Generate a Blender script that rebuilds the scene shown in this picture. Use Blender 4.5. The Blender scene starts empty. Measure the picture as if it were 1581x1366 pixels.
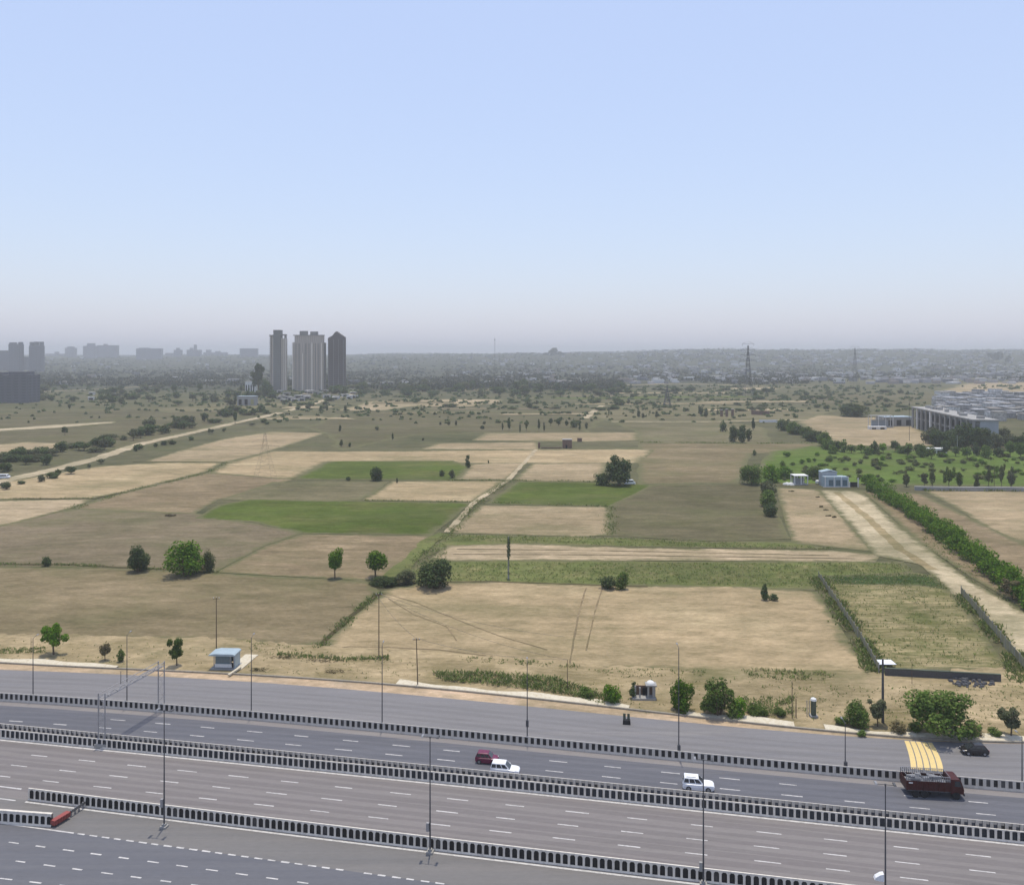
import bpy, math, random
import numpy as np
from mathutils import Vector, Matrix

# ------------------------------------------------------------------ camera, world, sun, exposure
SC = bpy.context.scene
COL = SC.collection
W_PX, H_PX, F_PX, CX, VH, CAM_H = 1581.0, 1366.0, 1265.0, 790.5, 545.0, 60.0
cam_d = bpy.data.cameras.new("camera")
cam = bpy.data.objects.new("camera", cam_d)
COL.objects.link(cam)
cam.location = (0, 0, CAM_H)
cam.rotation_euler = (math.radians(90), 0, 0)
cam_d.sensor_fit = 'HORIZONTAL'
cam_d.sensor_width = 36.0
cam_d.lens = 36.0 * F_PX / W_PX
cam_d.shift_y = (VH - H_PX / 2) / W_PX
cam_d.clip_start = 0.5
cam_d.clip_end = 40000
SC.camera = cam

SUN_EL = 81.0
world = bpy.data.worlds.new("World")
SC.world = world
world.use_nodes = True
wn = world.node_tree
wn.nodes.clear()
sky = wn.nodes.new("ShaderNodeTexSky")
sky.sky_type = 'NISHITA'
sky.sun_disc = False
sky.sun_elevation = math.radians(SUN_EL)
sky.sun_rotation = math.radians(0)
sky.altitude = 200
sky.air_density = 1.5
sky.dust_density = 1.2
sky.ozone_density = 1.0
bg = wn.nodes.new("ShaderNodeBackground")
bg.inputs[1].default_value = 0.15
wo = wn.nodes.new("ShaderNodeOutputWorld")
veil = wn.nodes.new("ShaderNodeMix")          # thin bright dust veil over the blue
veil.data_type = 'RGBA'
veil.inputs[0].default_value = 0.60
veil.inputs[7].default_value = (3.58, 4.14, 6.15, 1)
wn.links.new(sky.outputs[0], veil.inputs[6])
wn.links.new(veil.outputs[2], bg.inputs[0])
wn.links.new(bg.outputs[0], wo.inputs[0])

sun_d = bpy.data.lights.new("sun", 'SUN')
sun_d.energy = 3.15
sun_d.angle = math.radians(0.6)
sun_d.color = (1.0, 0.93, 0.79)
sun = bpy.data.objects.new("sun", sun_d)
COL.objects.link(sun)
sun.rotation_euler = (math.radians(-(90 - SUN_EL)), 0, 0)

SC.view_settings.view_transform = 'Standard'
SC.view_settings.look = 'None'
SC.view_settings.exposure = 0.12
SC.view_settings.gamma = 1.0
SC.cycles.use_denoising = True
SC.cycles.max_bounces = 5
SC.cycles.diffuse_bounces = 2
SC.cycles.glossy_bounces = 2
SC.cycles.transmission_bounces = 3
SC.cycles.transparent_max_bounces = 6
SC.cycles.volume_bounces = 1
SC.cycles.use_adaptive_sampling = True
SC.cycles.adaptive_threshold = 0.015

random.seed(7)
RNG = np.random.default_rng(11)

# ------------------------------------------------------------------ helpers
def G(u, v, z=0.0):
    """ground point seen at photo pixel (u, v) on the plane of height z"""
    y = (CAM_H - z) * F_PX / (v - VH)
    return ((u - CX) / F_PX * y, y, z)

def mpp(v):
    """metres per pixel at ground depth of row v"""
    return CAM_H / (v - VH)

def smooth(a, b, x):
    t = min(1.0, max(0.0, (x - a) / (b - a)))
    return t * t * (3 - 2 * t)

def terrain(x, y):
    if y < 2300:
        return 0.0
    a = x / y
    crest = 40 + 14 * smooth(-0.3, -0.02, a) + 24 * smooth(0.02, 0.22, a) + 2.5 * math.sin(a * 31) + 1.5 * math.sin(a * 77 + 1)
    return crest * smooth(2300, 5000, y) + 3.0 * math.sin(x * .004 + y * .003) * smooth(2300, 3200, y)

def new_mesh(name, verts, faces, mats, midx=None, smooth_shade=False):
    me = bpy.data.meshes.new(name)
    me.from_pydata(verts, [], faces)
    for m in mats:
        me.materials.append(m)
    if midx is not None:
        me.polygons.foreach_set("material_index", midx)
    if smooth_shade:
        me.polygons.foreach_set("use_smooth", [True] * len(me.polygons))
    me.update()
    return me

def quads_mesh(name, V, mats):
    """V: (n,4,3) array of quads"""
    n = len(V)
    me = bpy.data.meshes.new(name)
    me.vertices.add(n * 4)
    me.vertices.foreach_set("co", V.reshape(-1).astype(np.float32))
    me.loops.add(n * 4)
    me.loops.foreach_set("vertex_index", np.arange(n * 4, dtype=np.int32))
    me.polygons.add(n)
    me.polygons.foreach_set("loop_start", np.arange(n, dtype=np.int32) * 4)
    me.polygons.foreach_set("loop_total", np.full(n, 4, dtype=np.int32))
    for m in mats:
        me.materials.append(m)
    me.update()
    me.validate()
    return me

def link(name, data, parent=None):
    o = bpy.data.objects.new(name, data)
    COL.objects.link(o)
    if parent is not None:
        o.parent = parent
    return o

def tag(o, label=None, cat=None, group=None, kind=None):
    if label:
        o["label"] = label
    if cat:
        o["category"] = cat
    if group:
        o["group"] = group
    if kind:
        o["kind"] = kind
    return o

def empty(name, loc, rz=0.0, label=None, cat=None, group=None):
    o = bpy.data.objects.new(name, None)
    COL.objects.link(o)
    o.location = loc
    o.rotation_euler = (0, 0, rz)
    o.empty_display_size = 0.3
    return tag(o, label, cat, group)

def copy_tree(o, parent=None):
    c = o.copy()
    COL.objects.link(c)
    if parent is not None:
        c.parent = parent
    for ch in list(o.children):
        copy_tree(ch, c)
    return c

class MB:
    def __init__(self):
        self.v, self.f, self.m = [], [], []
    def poly(self, pts, mi=0):
        b = len(self.v)
        self.v += [tuple(p) for p in pts]
        self.f.append(list(range(b, b + len(pts))))
        self.m.append(mi)
    def box(self, c, s, mi=0, rz=0.0, taper=1.0):
        cx, cy, cz = c
        hx, hy, hz = s[0] / 2, s[1] / 2, s[2] / 2
        co, si = math.cos(rz), math.sin(rz)
        b = len(self.v)
        for dz in (-1, 1):
            k = taper if dz > 0 else 1.0
            for dx, dy in ((-1, -1), (1, -1), (1, 1), (-1, 1)):
                x, y = dx * hx * k, dy * hy * k
                self.v.append((cx + x * co - y * si, cy + x * si + y * co, cz + dz * hz))
        for q in ((3, 2, 1, 0), (4, 5, 6, 7), (0, 1, 5, 4), (1, 2, 6, 5), (2, 3, 7, 6), (3, 0, 4, 7)):
            self.f.append([b + i for i in q])
            self.m.append(mi)
    def tube(self, p, q, r0, r1=None, n=8, mi=0, caps=True):
        r1 = r0 if r1 is None else r1
        p, q = Vector(p), Vector(q)
        d = (q - p)
        if d.length < 1e-6:
            return
        d.normalize()
        a = d.orthogonal().normalized()
        c = d.cross(a)
        b = len(self.v)
        for pt, r in ((p, r0), (q, r1)):
            for i in range(n):
                t = 2 * math.pi * i / n
                self.v.append(tuple(pt + a * (r * math.cos(t)) + c * (r * math.sin(t))))
        for i in range(n):
            j = (i + 1) % n
            self.f.append([b + i, b + j, b + n + j, b + n + i])
            self.m.append(mi)
        if caps:
            self.f.append([b + i for i in reversed(range(n))]); self.m.append(mi)
            self.f.append([b + n + i for i in range(n)]); self.m.append(mi)
    def prism(self, prof, y0, y1, mi=0, k0=1.0):
        """profile in (x,z), extruded along y from y0 to y1"""
        n = len(prof)
        b = len(self.v)
        for y in (y0, y1):
            for x, z in prof:
                self.v.append((x, y, z))
        self.f.append([b + i for i in range(n)]); self.m.append(mi)
        self.f.append([b + n + i for i in reversed(range(n))]); self.m.append(mi)
        for i in range(n):
            j = (i + 1) % n
            self.f.append([b + j, b + i, b + n + i, b + n + j]); self.m.append(mi)
    def build(self, name, mats, parent=None, smooth_shade=False):
        if not isinstance(mats, (list, tuple)):
            mats = [mats]
        me = new_mesh(name, self.v, self.f, mats, self.m, smooth_shade)
        return link(name, me, parent)

# ------------------------------------------------------------------ materials
def _mat(name):
    m = bpy.data.materials.new(name)
    m.use_nodes = True
    nt = m.node_tree
    nt.nodes.clear()
    out = nt.nodes.new("ShaderNodeOutputMaterial")
    b = nt.nodes.new("ShaderNodeBsdfPrincipled")
    nt.links.new(b.outputs[0], out.inputs[0])
    b.inputs["Roughness"].default_value = 0.9
    b.inputs["Specular IOR Level"].default_value = 0.15
    return m, nt, b

def rgba(c):
    return (c[0], c[1], c[2], 1)

def srgb(r, g, b, k=0.78):
    """photo colour (0-255) of a sunlit surface -> albedo"""
    def l(x):
        x /= 255
        return x / 12.92 if x <= .04045 else ((x + .055) / 1.055) ** 2.4
    return (l(r) * k, l(g) * k, l(b) * k)

def noise(nt, vec, scale, detail=4, rough=.6, dim='3D'):
    n = nt.nodes.new("ShaderNodeTexNoise")
    n.inputs["Scale"].default_value = scale
    n.inputs["Detail"].default_value = detail
    n.inputs["Roughness"].default_value = rough
    nt.links.new(vec, n.inputs["Vector"])
    return n.outputs["Fac"]

def ramp(nt, fac, lo, hi):
    r = nt.nodes.new("ShaderNodeMapRange")
    r.inputs[1].default_value = lo
    r.inputs[2].default_value = hi
    nt.links.new(fac, r.inputs[0])
    return r.outputs[0]

def mix(nt, fac, a, b, mode='MIX'):
    m = nt.nodes.new("ShaderNodeMix")
    m.data_type = 'RGBA'
    m.blend_type = mode
    for val, sock in ((fac, m.inputs[0]), (a, m.inputs[6]), (b, m.inputs[7])):
        if isinstance(val, (int, float)):
            sock.default_value = val
        elif isinstance(val, tuple):
            sock.default_value = rgba(val)
        else:
            nt.links.new(val, sock)
    return m.outputs[2]

def world_vec(nt, rot=0.0, scale=(1, 1, 1), obj=False):
    if obj:
        t = nt.nodes.new("ShaderNodeTexCoord")
        src = t.outputs["Object"]
    else:
        g = nt.nodes.new("ShaderNodeNewGeometry")
        src = g.outputs["Position"]
    m = nt.nodes.new("ShaderNodeMapping")
    m.inputs["Rotation"].default_value = (0, 0, rot)
    m.inputs["Scale"].default_value = scale
    nt.links.new(src, m.inputs[0])
    return m.outputs[0]

MARGIN = (.142, .128, .072)
WEED = (.105, .112, .046)
def ground_mat(name, base, alt, patch=None, furrow=0.0, rot=0.0, patch_amt=0.5, patch_scale=.03, bump=.5, speck=None, weed=.45):
    """soil or crop: broad patches, mid mottling, fine grain and faint furrows"""
    m, nt, b = _mat(name)
    v = world_vec(nt, rot)
    vs = world_vec(nt, rot, (.12, 1, 1))
    c = mix(nt, ramp(nt, noise(nt, v, .06, 6, .65), .35, .68), base, alt)
    if patch:
        c = mix(nt, ramp(nt, noise(nt, v, patch_scale, 5, .6), .62 - .25 * patch_amt, .78 - .2 * patch_amt), c, patch)
    if furrow:
        c = mix(nt, ramp(nt, noise(nt, vs, 1.1, 4, .75), .35, .72), c, tuple(x * (1 - furrow) for x in base))
        c = mix(nt, ramp(nt, noise(nt, vs, .25, 5, .7), .5, .75), c, tuple(x * (1 - furrow * .7) for x in alt))
    vm = world_vec(nt, rot + .15, (.4, 1, 1))
    for sc, dt, lo, hi, amt in ((2.0, 6, .36, .64, .40), (.30, 7, .38, .62, .42), (.045, 7, .38, .62, .40), (.012, 5, .36, .64, .34)):
        g = ramp(nt, noise(nt, vm, sc, dt, .75), lo, hi)
        c = mix(nt, amt, c, mix(nt, g, (.27, .28, .25), (.72, .70, .72)), 'OVERLAY')
    scuff = ramp(nt, noise(nt, world_vec(nt, rot + .4, (.25, 1, 1)), .35, 6, .8), .60, .72)
    c = mix(nt, scuff, c, mix(nt, .5, c, tuple(x * .5 for x in base)))
    if speck:
        c = mix(nt, ramp(nt, noise(nt, v, .9, 5, .75), .58, .68), c, speck)
    # weeds that spread across field borders (one pattern over the whole plain)
    wv = world_vec(nt, .2, (.55, 1, 1))
    wd = ramp(nt, noise(nt, wv, .030, 8, .72), .50, .66)
    wf = nt.nodes.new("ShaderNodeMath"); wf.operation = 'MULTIPLY'; wf.inputs[1].default_value = weed
    nt.links.new(wd, wf.inputs[0])
    c = mix(nt, wf.outputs[0], c, WEED)
    # ragged overgrown margin where two fields meet
    at = nt.nodes.new("ShaderNodeAttribute"); at.attribute_name = "rim"
    sub = nt.nodes.new("ShaderNodeMath"); sub.operation = 'ADD'
    nz = nt.nodes.new("ShaderNodeMapRange"); nz.inputs[1].default_value = .25; nz.inputs[2].default_value = .75; nz.inputs[3].default_value = -.75; nz.inputs[4].default_value = .45
    nt.links.new(noise(nt, wv, .22, 8, .75), nz.inputs[0])
    nt.links.new(at.outputs["Fac"], sub.inputs[0]); nt.links.new(nz.outputs[0], sub.inputs[1])
    gate = nt.nodes.new("ShaderNodeMath"); gate.operation = 'MULTIPLY'
    nt.links.new(ramp(nt, sub.outputs[0], .25, .75), gate.inputs[0]); nt.links.new(ramp(nt, at.outputs["Fac"], .02, .3), gate.inputs[1])
    c = mix(nt, gate.outputs[0], c, mix(nt, ramp(nt, noise(nt, wv, .5, 6, .7), .4, .62), MARGIN, WEED))
    nt.links.new(c, b.inputs["Base Color"])
    if bump:
        bp = nt.nodes.new("ShaderNodeBump")
        bp.inputs["Strength"].default_value = bump
        bp.inputs["Distance"].default_value = .25
        nt.links.new(noise(nt, v, 1.6, 5, .7), bp.inputs["Height"])
        nt.links.new(bp.outputs[0], b.inputs["Normal"])
    b.inputs["Specular IOR Level"].default_value = 0.05
    b.inputs["Roughness"].default_value = 1.0
    return m

def road_mat(name, base, alt, rot, streak=.25):
    m, nt, b = _mat(name)
    vs = world_vec(nt, rot, (.018, .9, 1))
    v = world_vec(nt, rot, (.3, 1, 1))
    c = mix(nt, ramp(nt, noise(nt, vs, 1.0, 4, .6), .35, .7), base, alt)
    c = mix(nt, ramp(nt, noise(nt, world_vec(nt, rot, (.06, .5, 1)), .5, 5, .65), .5, .75), c, tuple(x * (1 - streak) for x in base))
    c = mix(nt, .16, c, mix(nt, ramp(nt, noise(nt, v, 3.0, 6, .8), .3, .7), (.25, .25, .25), (.8, .8, .8)), 'OVERLAY')
    st = ramp(nt, noise(nt, world_vec(nt, rot, (.10, .8, 1)), .30, 7, .8), .56, .74)
    c = mix(nt, st, c, mix(nt, .5, c, tuple(x * .66 for x in base)))
    du = ramp(nt, noise(nt, world_vec(nt, rot, (.04, .6, 1)), .22, 6, .75), .58, .76)
    c = mix(nt, du, c, mix(nt, .45, c, (.34, .31, .27)))
    nt.links.new(c, b.inputs["Base Color"])
    b.inputs["Roughness"].default_value = .85
    b.inputs["Specular IOR Level"].default_value = 0.2
    return m

def plain(name, col, rough=.7, metal=0.0, var=.18, scale=3.0, spec=.3):
    m, nt, b = _mat(name)
    v = world_vec(nt, 0, (1, 1, .5), obj=True)
    c = mix(nt, ramp(nt, noise(nt, v, scale, 5, .7), .35, .7), col, tuple(x * (1 - var) for x in col))
    nt.links.new(c, b.inputs["Base Color"])
    b.inputs["Roughness"].default_value = rough
    b.inputs["Metallic"].default_value = metal
    b.inputs["Specular IOR Level"].default_value = spec
    return m

def painted_concrete(name, col, dirt, amt=.6):
    m, nt, b = _mat(name)
    v = world_vec(nt, 0, (1, 1, .35))
    c = mix(nt, ramp(nt, noise(nt, v, 1.7, 6, .75), .62 - .2 * amt, .9 - .2 * amt), col, dirt)
    nt.links.new(c, b.inputs["Base Color"])
    b.inputs["Roughness"].default_value = .85
    return m

def leaf_mat(name, dark, light, dry=None, dry_amt=.1):
    m, nt, b = _mat(name)
    nt.nodes.remove(b)
    out = [n for n in nt.nodes if n.type == 'OUTPUT_MATERIAL'][0]
    g = nt.nodes.new("ShaderNodeNewGeometry")
    oi = nt.nodes.new("ShaderNodeObjectInfo")
    c = mix(nt, g.outputs["Random Per Island"], dark, light)
    if dry:
        t = nt.nodes.new("ShaderNodeMath"); t.operation = 'FRACT'
        t2 = nt.nodes.new("ShaderNodeMath"); t2.operation = 'MULTIPLY'; t2.inputs[1].default_value = 17.31
        nt.links.new(g.outputs["Random Per Island"], t2.inputs[0]); nt.links.new(t2.outputs[0], t.inputs[0])
        c = mix(nt, ramp(nt, t.outputs[0], 1 - dry_amt - .02, 1 - dry_amt + .02), c, dry)
    h = nt.nodes.new("ShaderNodeHueSaturation")
    r = nt.nodes.new("ShaderNodeMapRange")
    r.inputs[3].default_value = .75; r.inputs[4].default_value = 1.25
    nt.links.new(oi.outputs["Random"], r.inputs[0])
    nt.links.new(r.outputs[0], h.inputs["Value"])
    nt.links.new(c, h.inputs["Color"])
    d = nt.nodes.new("ShaderNodeBsdfDiffuse")
    t = nt.nodes.new("ShaderNodeBsdfTranslucent")
    nt.links.new(h.outputs[0], d.inputs[0]); nt.links.new(h.outputs[0], t.inputs[0])
    mx = nt.nodes.new("ShaderNodeMixShader"); mx.inputs[0].default_value = .32
    nt.links.new(d.outputs[0], mx.inputs[1]); nt.links.new(t.outputs[0], mx.inputs[2])
    nt.links.new(mx.outputs[0], out.inputs[0])
    return m

def island_mat(name, cols, rough=.9):
    """a crowd of small pieces, each picking one of the colours"""
    m, nt, b = _mat(name)
    g = nt.nodes.new("ShaderNodeNewGeometry")
    r = nt.nodes.new("ShaderNodeValToRGB")
    r.color_ramp.interpolation = 'CONSTANT'
    while len(r.color_ramp.elements) < len(cols):
        r.color_ramp.elements.new(.5)
    for i, c in enumerate(cols):
        r.color_ramp.elements[i].position = i / len(cols)
        r.color_ramp.elements[i].color = rgba(c)
    nt.links.new(g.outputs["Random Per Island"], r.inputs[0])
    nt.links.new(r.outputs[0], b.inputs["Base Color"])
    b.inputs["Roughness"].default_value = rough
    return m

def object_random_mat(name, cols, rough=.8):
    m, nt, b = _mat(name)
    g = nt.nodes.new("ShaderNodeObjectInfo")
    r = nt.nodes.new("ShaderNodeValToRGB")
    r.color_ramp.interpolation = 'CONSTANT'
    while len(r.color_ramp.elements) < len(cols):
        r.color_ramp.elements.new(.5)
    for i, c in enumerate(cols):
        r.color_ramp.elements[i].position = i / len(cols)
        r.color_ramp.elements[i].color = rgba(c)
    nt.links.new(g.outputs["Random"], r.inputs[0])
    v = world_vec(nt, 0, (1, 1, 1))
    c = mix(nt, ramp(nt, noise(nt, v, .4, 5, .7), .4, .75), r.outputs[0], (.12, .11, .10))
    nt.links.new(c, b.inputs["Base Color"])
    b.inputs["Roughness"].default_value = rough
    return m

def facade_mat(name, wall, win, fw, fh, frac_w=.55, frac_h=.5):
    """far tower wall: rows of windows too small to resolve one by one"""
    m, nt, b = _mat(name)
    t = nt.nodes.new("ShaderNodeTexCoord")
    sep = nt.nodes.new("ShaderNodeSeparateXYZ")
    nt.links.new(t.outputs["Object"], sep.inputs[0])
    add = nt.nodes.new("ShaderNodeMath"); add.operation = 'ADD'
    nt.links.new(sep.outputs[0], add.inputs[0]); nt.links.new(sep.outputs[1], add.inputs[1])
    def cell(sock, size, frac):
        d = nt.nodes.new("ShaderNodeMath"); d.operation = 'DIVIDE'; d.inputs[1].default_value = size
        nt.links.new(sock, d.inputs[0])
        f = nt.nodes.new("ShaderNodeMath"); f.operation = 'FRACT'
        nt.links.new(d.outputs[0], f.inputs[0])
        l = nt.nodes.new("ShaderNodeMath"); l.operation = 'LESS_THAN'; l.inputs[1].default_value = frac
        nt.links.new(f.outputs[0], l.inputs[0])
        return l.outputs[0]
    mu = nt.nodes.new("ShaderNodeMath"); mu.operation = 'MULTIPLY'
    nt.links.new(cell(add.outputs[0], fw, frac_w), mu.inputs[0])
    nt.links.new(cell(sep.outputs[2], fh, frac_h), mu.inputs[1])
    c = mix(nt, mu.outputs[0], wall, win)
    v = world_vec(nt, 0, (1, 1, .2), obj=True)
    c = mix(nt, ramp(nt, noise(nt, v, .12, 5, .7), .4, .75), c, tuple(x * .8 for x in wall))
    nt.links.new(c, b.inputs["Base Color"])
    return m

ROT = math.radians(10.5)     # the roads run this much clockwise of the x axis

M = dict(
    ground=ground_mat("dry_plain", srgb(98, 98, 72), srgb(116, 109, 84), srgb(80, 86, 58), patch_amt=.6, patch_scale=.012, furrow=.12),
    tan=ground_mat("ploughed_soil", srgb(180, 161, 127), srgb(165, 148, 116), srgb(190, 173, 138), furrow=.10, rot=.1),
    tan2=ground_mat("pinkish_soil", srgb(170, 153, 123), srgb(157, 141, 112), srgb(179, 163, 132), furrow=.09, rot=.05),
    tan3=ground_mat("pale_soil", srgb(186, 168, 138), srgb(168, 152, 124), srgb(146, 134, 104), furrow=.14, rot=-.15, patch_amt=.4),
    sand=ground_mat("roadside_sand", srgb(184, 166, 132), srgb(164, 148, 114), srgb(132, 122, 86), furrow=.2, rot=ROT, patch_amt=.75, patch_scale=.09, weed=.75),
    fallow=ground_mat("fallow_soil", srgb(126, 115, 94), srgb(136, 124, 100), srgb(116, 110, 84), furrow=.12, rot=.03, patch_amt=.6),
    olive=ground_mat("dry_stubble", srgb(131, 119, 92), srgb(140, 127, 100), srgb(117, 111, 80), furrow=.10, rot=.12, patch_amt=.55),
    olive2=ground_mat("olive_stubble", srgb(118, 113, 86), srgb(130, 121, 94), srgb(110, 110, 78), furrow=.12, rot=-.03, patch_amt=.5),
    greygreen=ground_mat("grey_green_stubble", srgb(104, 100, 74), srgb(114, 106, 84), srgb(94, 96, 60), furrow=.14, rot=.0, patch_amt=.5, speck=srgb(96, 94, 76)),
    green=ground_mat("crop_green", srgb(86, 102, 44), srgb(98, 108, 54), srgb(112, 110, 68), furrow=.12, rot=.0, patch_amt=.5, bump=.9),
    green2=ground_mat("field_green", srgb(100, 121, 56), srgb(90, 111, 48), srgb(116, 126, 68), furrow=.10, rot=.0, patch_amt=.5, bump=.9, speck=srgb(76, 96, 52)),
    strip=ground_mat("rank_grass", srgb(108, 118, 68), srgb(124, 124, 80), srgb(146, 136, 98), furrow=.12, patch_amt=.4, patch_scale=.12, bump=.9, speck=srgb(84, 98, 52)),
    darkcrop=ground_mat("dark_crop", srgb(66, 86, 50), srgb(76, 94, 52), srgb(90, 98, 60), furrow=.2, patch_amt=.4, bump=.9, weed=.2),
    plot=ground_mat("weedy_plot", srgb(98, 108, 58), srgb(122, 118, 76), srgb(176, 160, 124), furrow=.25, patch_amt=1.3, patch_scale=.09, bump=.9, speck=srgb(78, 94, 44)),
    rough=ground_mat("rough_earth", srgb(146, 130, 104), srgb(132, 119, 92), srgb(164, 147, 117), furrow=.18, rot=-.25, patch_amt=.6),
    track=ground_mat("dirt_track", srgb(200, 186, 155), srgb(188, 174, 144), srgb(166, 153, 124), furrow=.12, rot=1.9, patch_amt=.45),
    pale=ground_mat("pale_lane", srgb(190, 176, 148), srgb(172, 158, 130), furrow=.05),
    wheel=ground_mat("wheel_rut", srgb(170, 154, 118), srgb(156, 141, 108), furrow=.12, rot=1.9),
    ditch=ground_mat("ditch_earth", srgb(98, 88, 66), srgb(84, 84, 56), furrow=.2),
    footpath=painted_concrete("footpath_concrete", srgb(222, 212, 190), srgb(190, 172, 136), .8),
    gutter=ground_mat("gutter_dust", srgb(204, 180, 150), srgb(186, 164, 136), srgb(172, 158, 140), furrow=.12, rot=ROT, patch_scale=.15),
    road_a=road_mat("asphalt_service", srgb(150, 147, 147, .64), srgb(140, 138, 140, .64), ROT, .14),
    road_b=road_mat("asphalt_middle", srgb(128, 128, 134, .60), srgb(116, 117, 125, .60), ROT, .14),
    road_c=road_mat("asphalt_main", srgb(151, 145, 142, .64), srgb(147, 140, 138, .64), ROT, .15),
    road_d=road_mat("asphalt_slip", srgb(143, 139, 136, .62), srgb(132, 130, 129, .62), ROT, .12),
    shoulder=road_mat('shoulder_concrete', srgb(164, 158, 155, .62), srgb(152, 146, 145, .62), ROT, .08),
    wear_a=road_mat('tyre_wear_service', srgb(145, 142, 142, .62), srgb(136, 134, 135, .62), ROT, .16),
    wear_b=road_mat('tyre_wear_middle', srgb(122, 122, 128, .60), srgb(112, 113, 120, .60), ROT, .16),
    wear_c=road_mat('tyre_wear_main', srgb(143, 137, 135, .62), srgb(138, 131, 130, .62), ROT, .18),
    road_e=road_mat("asphalt_low", srgb(126, 126, 131, .62), srgb(116, 117, 124, .62), ROT, .13),
    paint=painted_concrete("road_paint", (.55, .53, .51), (.29, .28, .27), .9),
    yellow=painted_concrete("yellow_paint", (.66, .50, .22), (.50, .40, .24), .6),
    white_c=painted_concrete("barrier_white", (.66, .61, .535), (.40, .36, .315), .75),
    grey_c=painted_concrete("barrier_grey", (.56, .515, .455), (.40, .365, .32), .75),
    kerb=painted_concrete("kerb_stone", (.30, .27, .22), (.16, .14, .11), .6),
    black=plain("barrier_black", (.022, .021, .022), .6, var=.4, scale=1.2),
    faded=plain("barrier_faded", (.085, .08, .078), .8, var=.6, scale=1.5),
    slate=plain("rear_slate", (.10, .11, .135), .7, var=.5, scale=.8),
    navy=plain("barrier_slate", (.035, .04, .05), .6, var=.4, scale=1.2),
    steel=plain("galvanised_steel", (.30, .30, .31), .5, .4),
    dsteel=plain("dark_steel", (.09, .09, .095), .6, .2),
    lsteel=plain("pale_steel", (.36, .345, .34), .5, .2),
    wood=plain("bark", (.13, .095, .06), .95),
    lamp=plain("lamp_glass", (.75, .75, .76), .3),
    concrete=plain("old_concrete", (.33, .32, .30), .9, scale=.5),
    white=plain("whitewash", (.72, .71, .68), .8, scale=.6),
    brick=plain("brickwork", (.20, .13, .095), .95, scale=1.0, var=.4),
    tin=plain("blue_tin", (.36, .44, .48), .5, .1, scale=.8),
    teal=plain("teal_glass", (.10, .16, .19), .15, spec=.6),
    bluewall=plain("blue_grey_wall", (.36, .385, .40), .7, scale=.4),
    tarp=plain("dark_netting", (.10, .12, .085), .9, scale=.5, var=.5),
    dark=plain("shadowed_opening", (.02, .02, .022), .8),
    tyre=plain("tyre_rubber", (.02, .02, .02), .85),
    glass=plain("car_glass", (.03, .035, .04), .08, spec=.8),
    carwhite=plain("car_white", (.80, .81, .83), .25, var=.04, spec=.5),
    carblack=plain("car_black", (.018, .016, .018), .25, var=.1, spec=.5),
    carred=plain("car_maroon", (.15, .012, .05), .25, var=.15, spec=.5),
    truckred=plain("truck_maroon", (.065, .010, .008), .5, var=.5, scale=2),
    redguard=plain("guard_red", (.30, .07, .06), .6, var=.3),
    leaf=leaf_mat("leaf_green", (.055, .105, .022), (.155, .215, .055), (.16, .14, .06), .05),
    leafvivid=leaf_mat("leaf_vivid", (.05, .125, .012), (.155, .26, .03), (.18, .18, .05), .04),
    leafdark=leaf_mat("leaf_dark", (.045, .078, .028), (.115, .150, .062), (.12, .11, .06), .05),
    leafgrey=leaf_mat("leaf_grey", (.075, .095, .045), (.165, .18, .10), (.17, .15, .09), .12),
    leafdry=leaf_mat("leaf_dry", (.10, .095, .05), (.22, .19, .10), (.26, .21, .12), .3),
    leafpale=leaf_mat("leaf_pale", (.08, .11, .035), (.17, .19, .08), (.2, .18, .09), .1),
    grassy=leaf_mat("grass_blade", (.085, .13, .035), (.185, .22, .07), (.32, .27, .15), .16),
    woodland=leaf_mat("far_leaf", (.022, .030, .018), (.06, .07, .042), (.12, .11, .08), .08),
    town=island_mat("far_town_walls", [(.36, .34, .33), (.5, .48, .46), (.22, .21, .21), (.6, .58, .55), (.3, .25, .22), (.42, .4, .4), (.16, .16, .17)]),
    roofs=object_random_mat("settlement_roofs", [(.36, .38, .41), (.26, .27, .30), (.46, .46, .47), (.20, .20, .22), (.36, .34, .31), (.40, .41, .44), (.30, .27, .24)]),
    stall=object_random_mat("shop_walls", [(.66, .64, .6), (.5, .47, .42), (.40, .38, .36), (.72, .71, .68), (.34, .33, .31)]),
)

# ------------------------------------------------------------------ ground, to the horizon
def forest_floor():
    nt = M['ground'].node_tree
    b = [n for n in nt.nodes if n.type == 'BSDF_PRINCIPLED'][0]
    src = b.inputs["Base Color"].links[0].from_socket
    g = nt.nodes.new("ShaderNodeNewGeometry")
    sep = nt.nodes.new("ShaderNodeSeparateXYZ")
    nt.links.new(g.outputs["Position"], sep.inputs[0])
    mx = nt.nodes.new("ShaderNodeMath"); mx.operation = 'MAXIMUM'; mx.inputs[1].default_value = 0
    nt.links.new(sep.outputs[0], mx.inputs[0])
    ma = nt.nodes.new("ShaderNodeMath"); ma.operation = 'MULTIPLY_ADD'; ma.inputs[1].default_value = -.75
    nt.links.new(mx.outputs[0], ma.inputs[0]); nt.links.new(sep.outputs[1], ma.inputs[2])
    w = nt.nodes.new("ShaderNodeMath"); w.operation = 'MULTIPLY_ADD'; w.inputs[1].default_value = 900
    nt.links.new(noise(nt, world_vec(nt, 0, (.5, 1, 1)), .004, 6, .7), w.inputs[0]); nt.links.new(ma.outputs[0], w.inputs[2])
    c = mix(nt, ramp(nt, w.outputs[0], 1650, 1850), src, mix(nt, ramp(nt, noise(nt, world_vec(nt), .012, 6, .75), .4, .62), (.030, .036, .022), (.085, .085, .055)))
    nt.links.new(c, b.inputs["Base Color"])
forest_floor()

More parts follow.
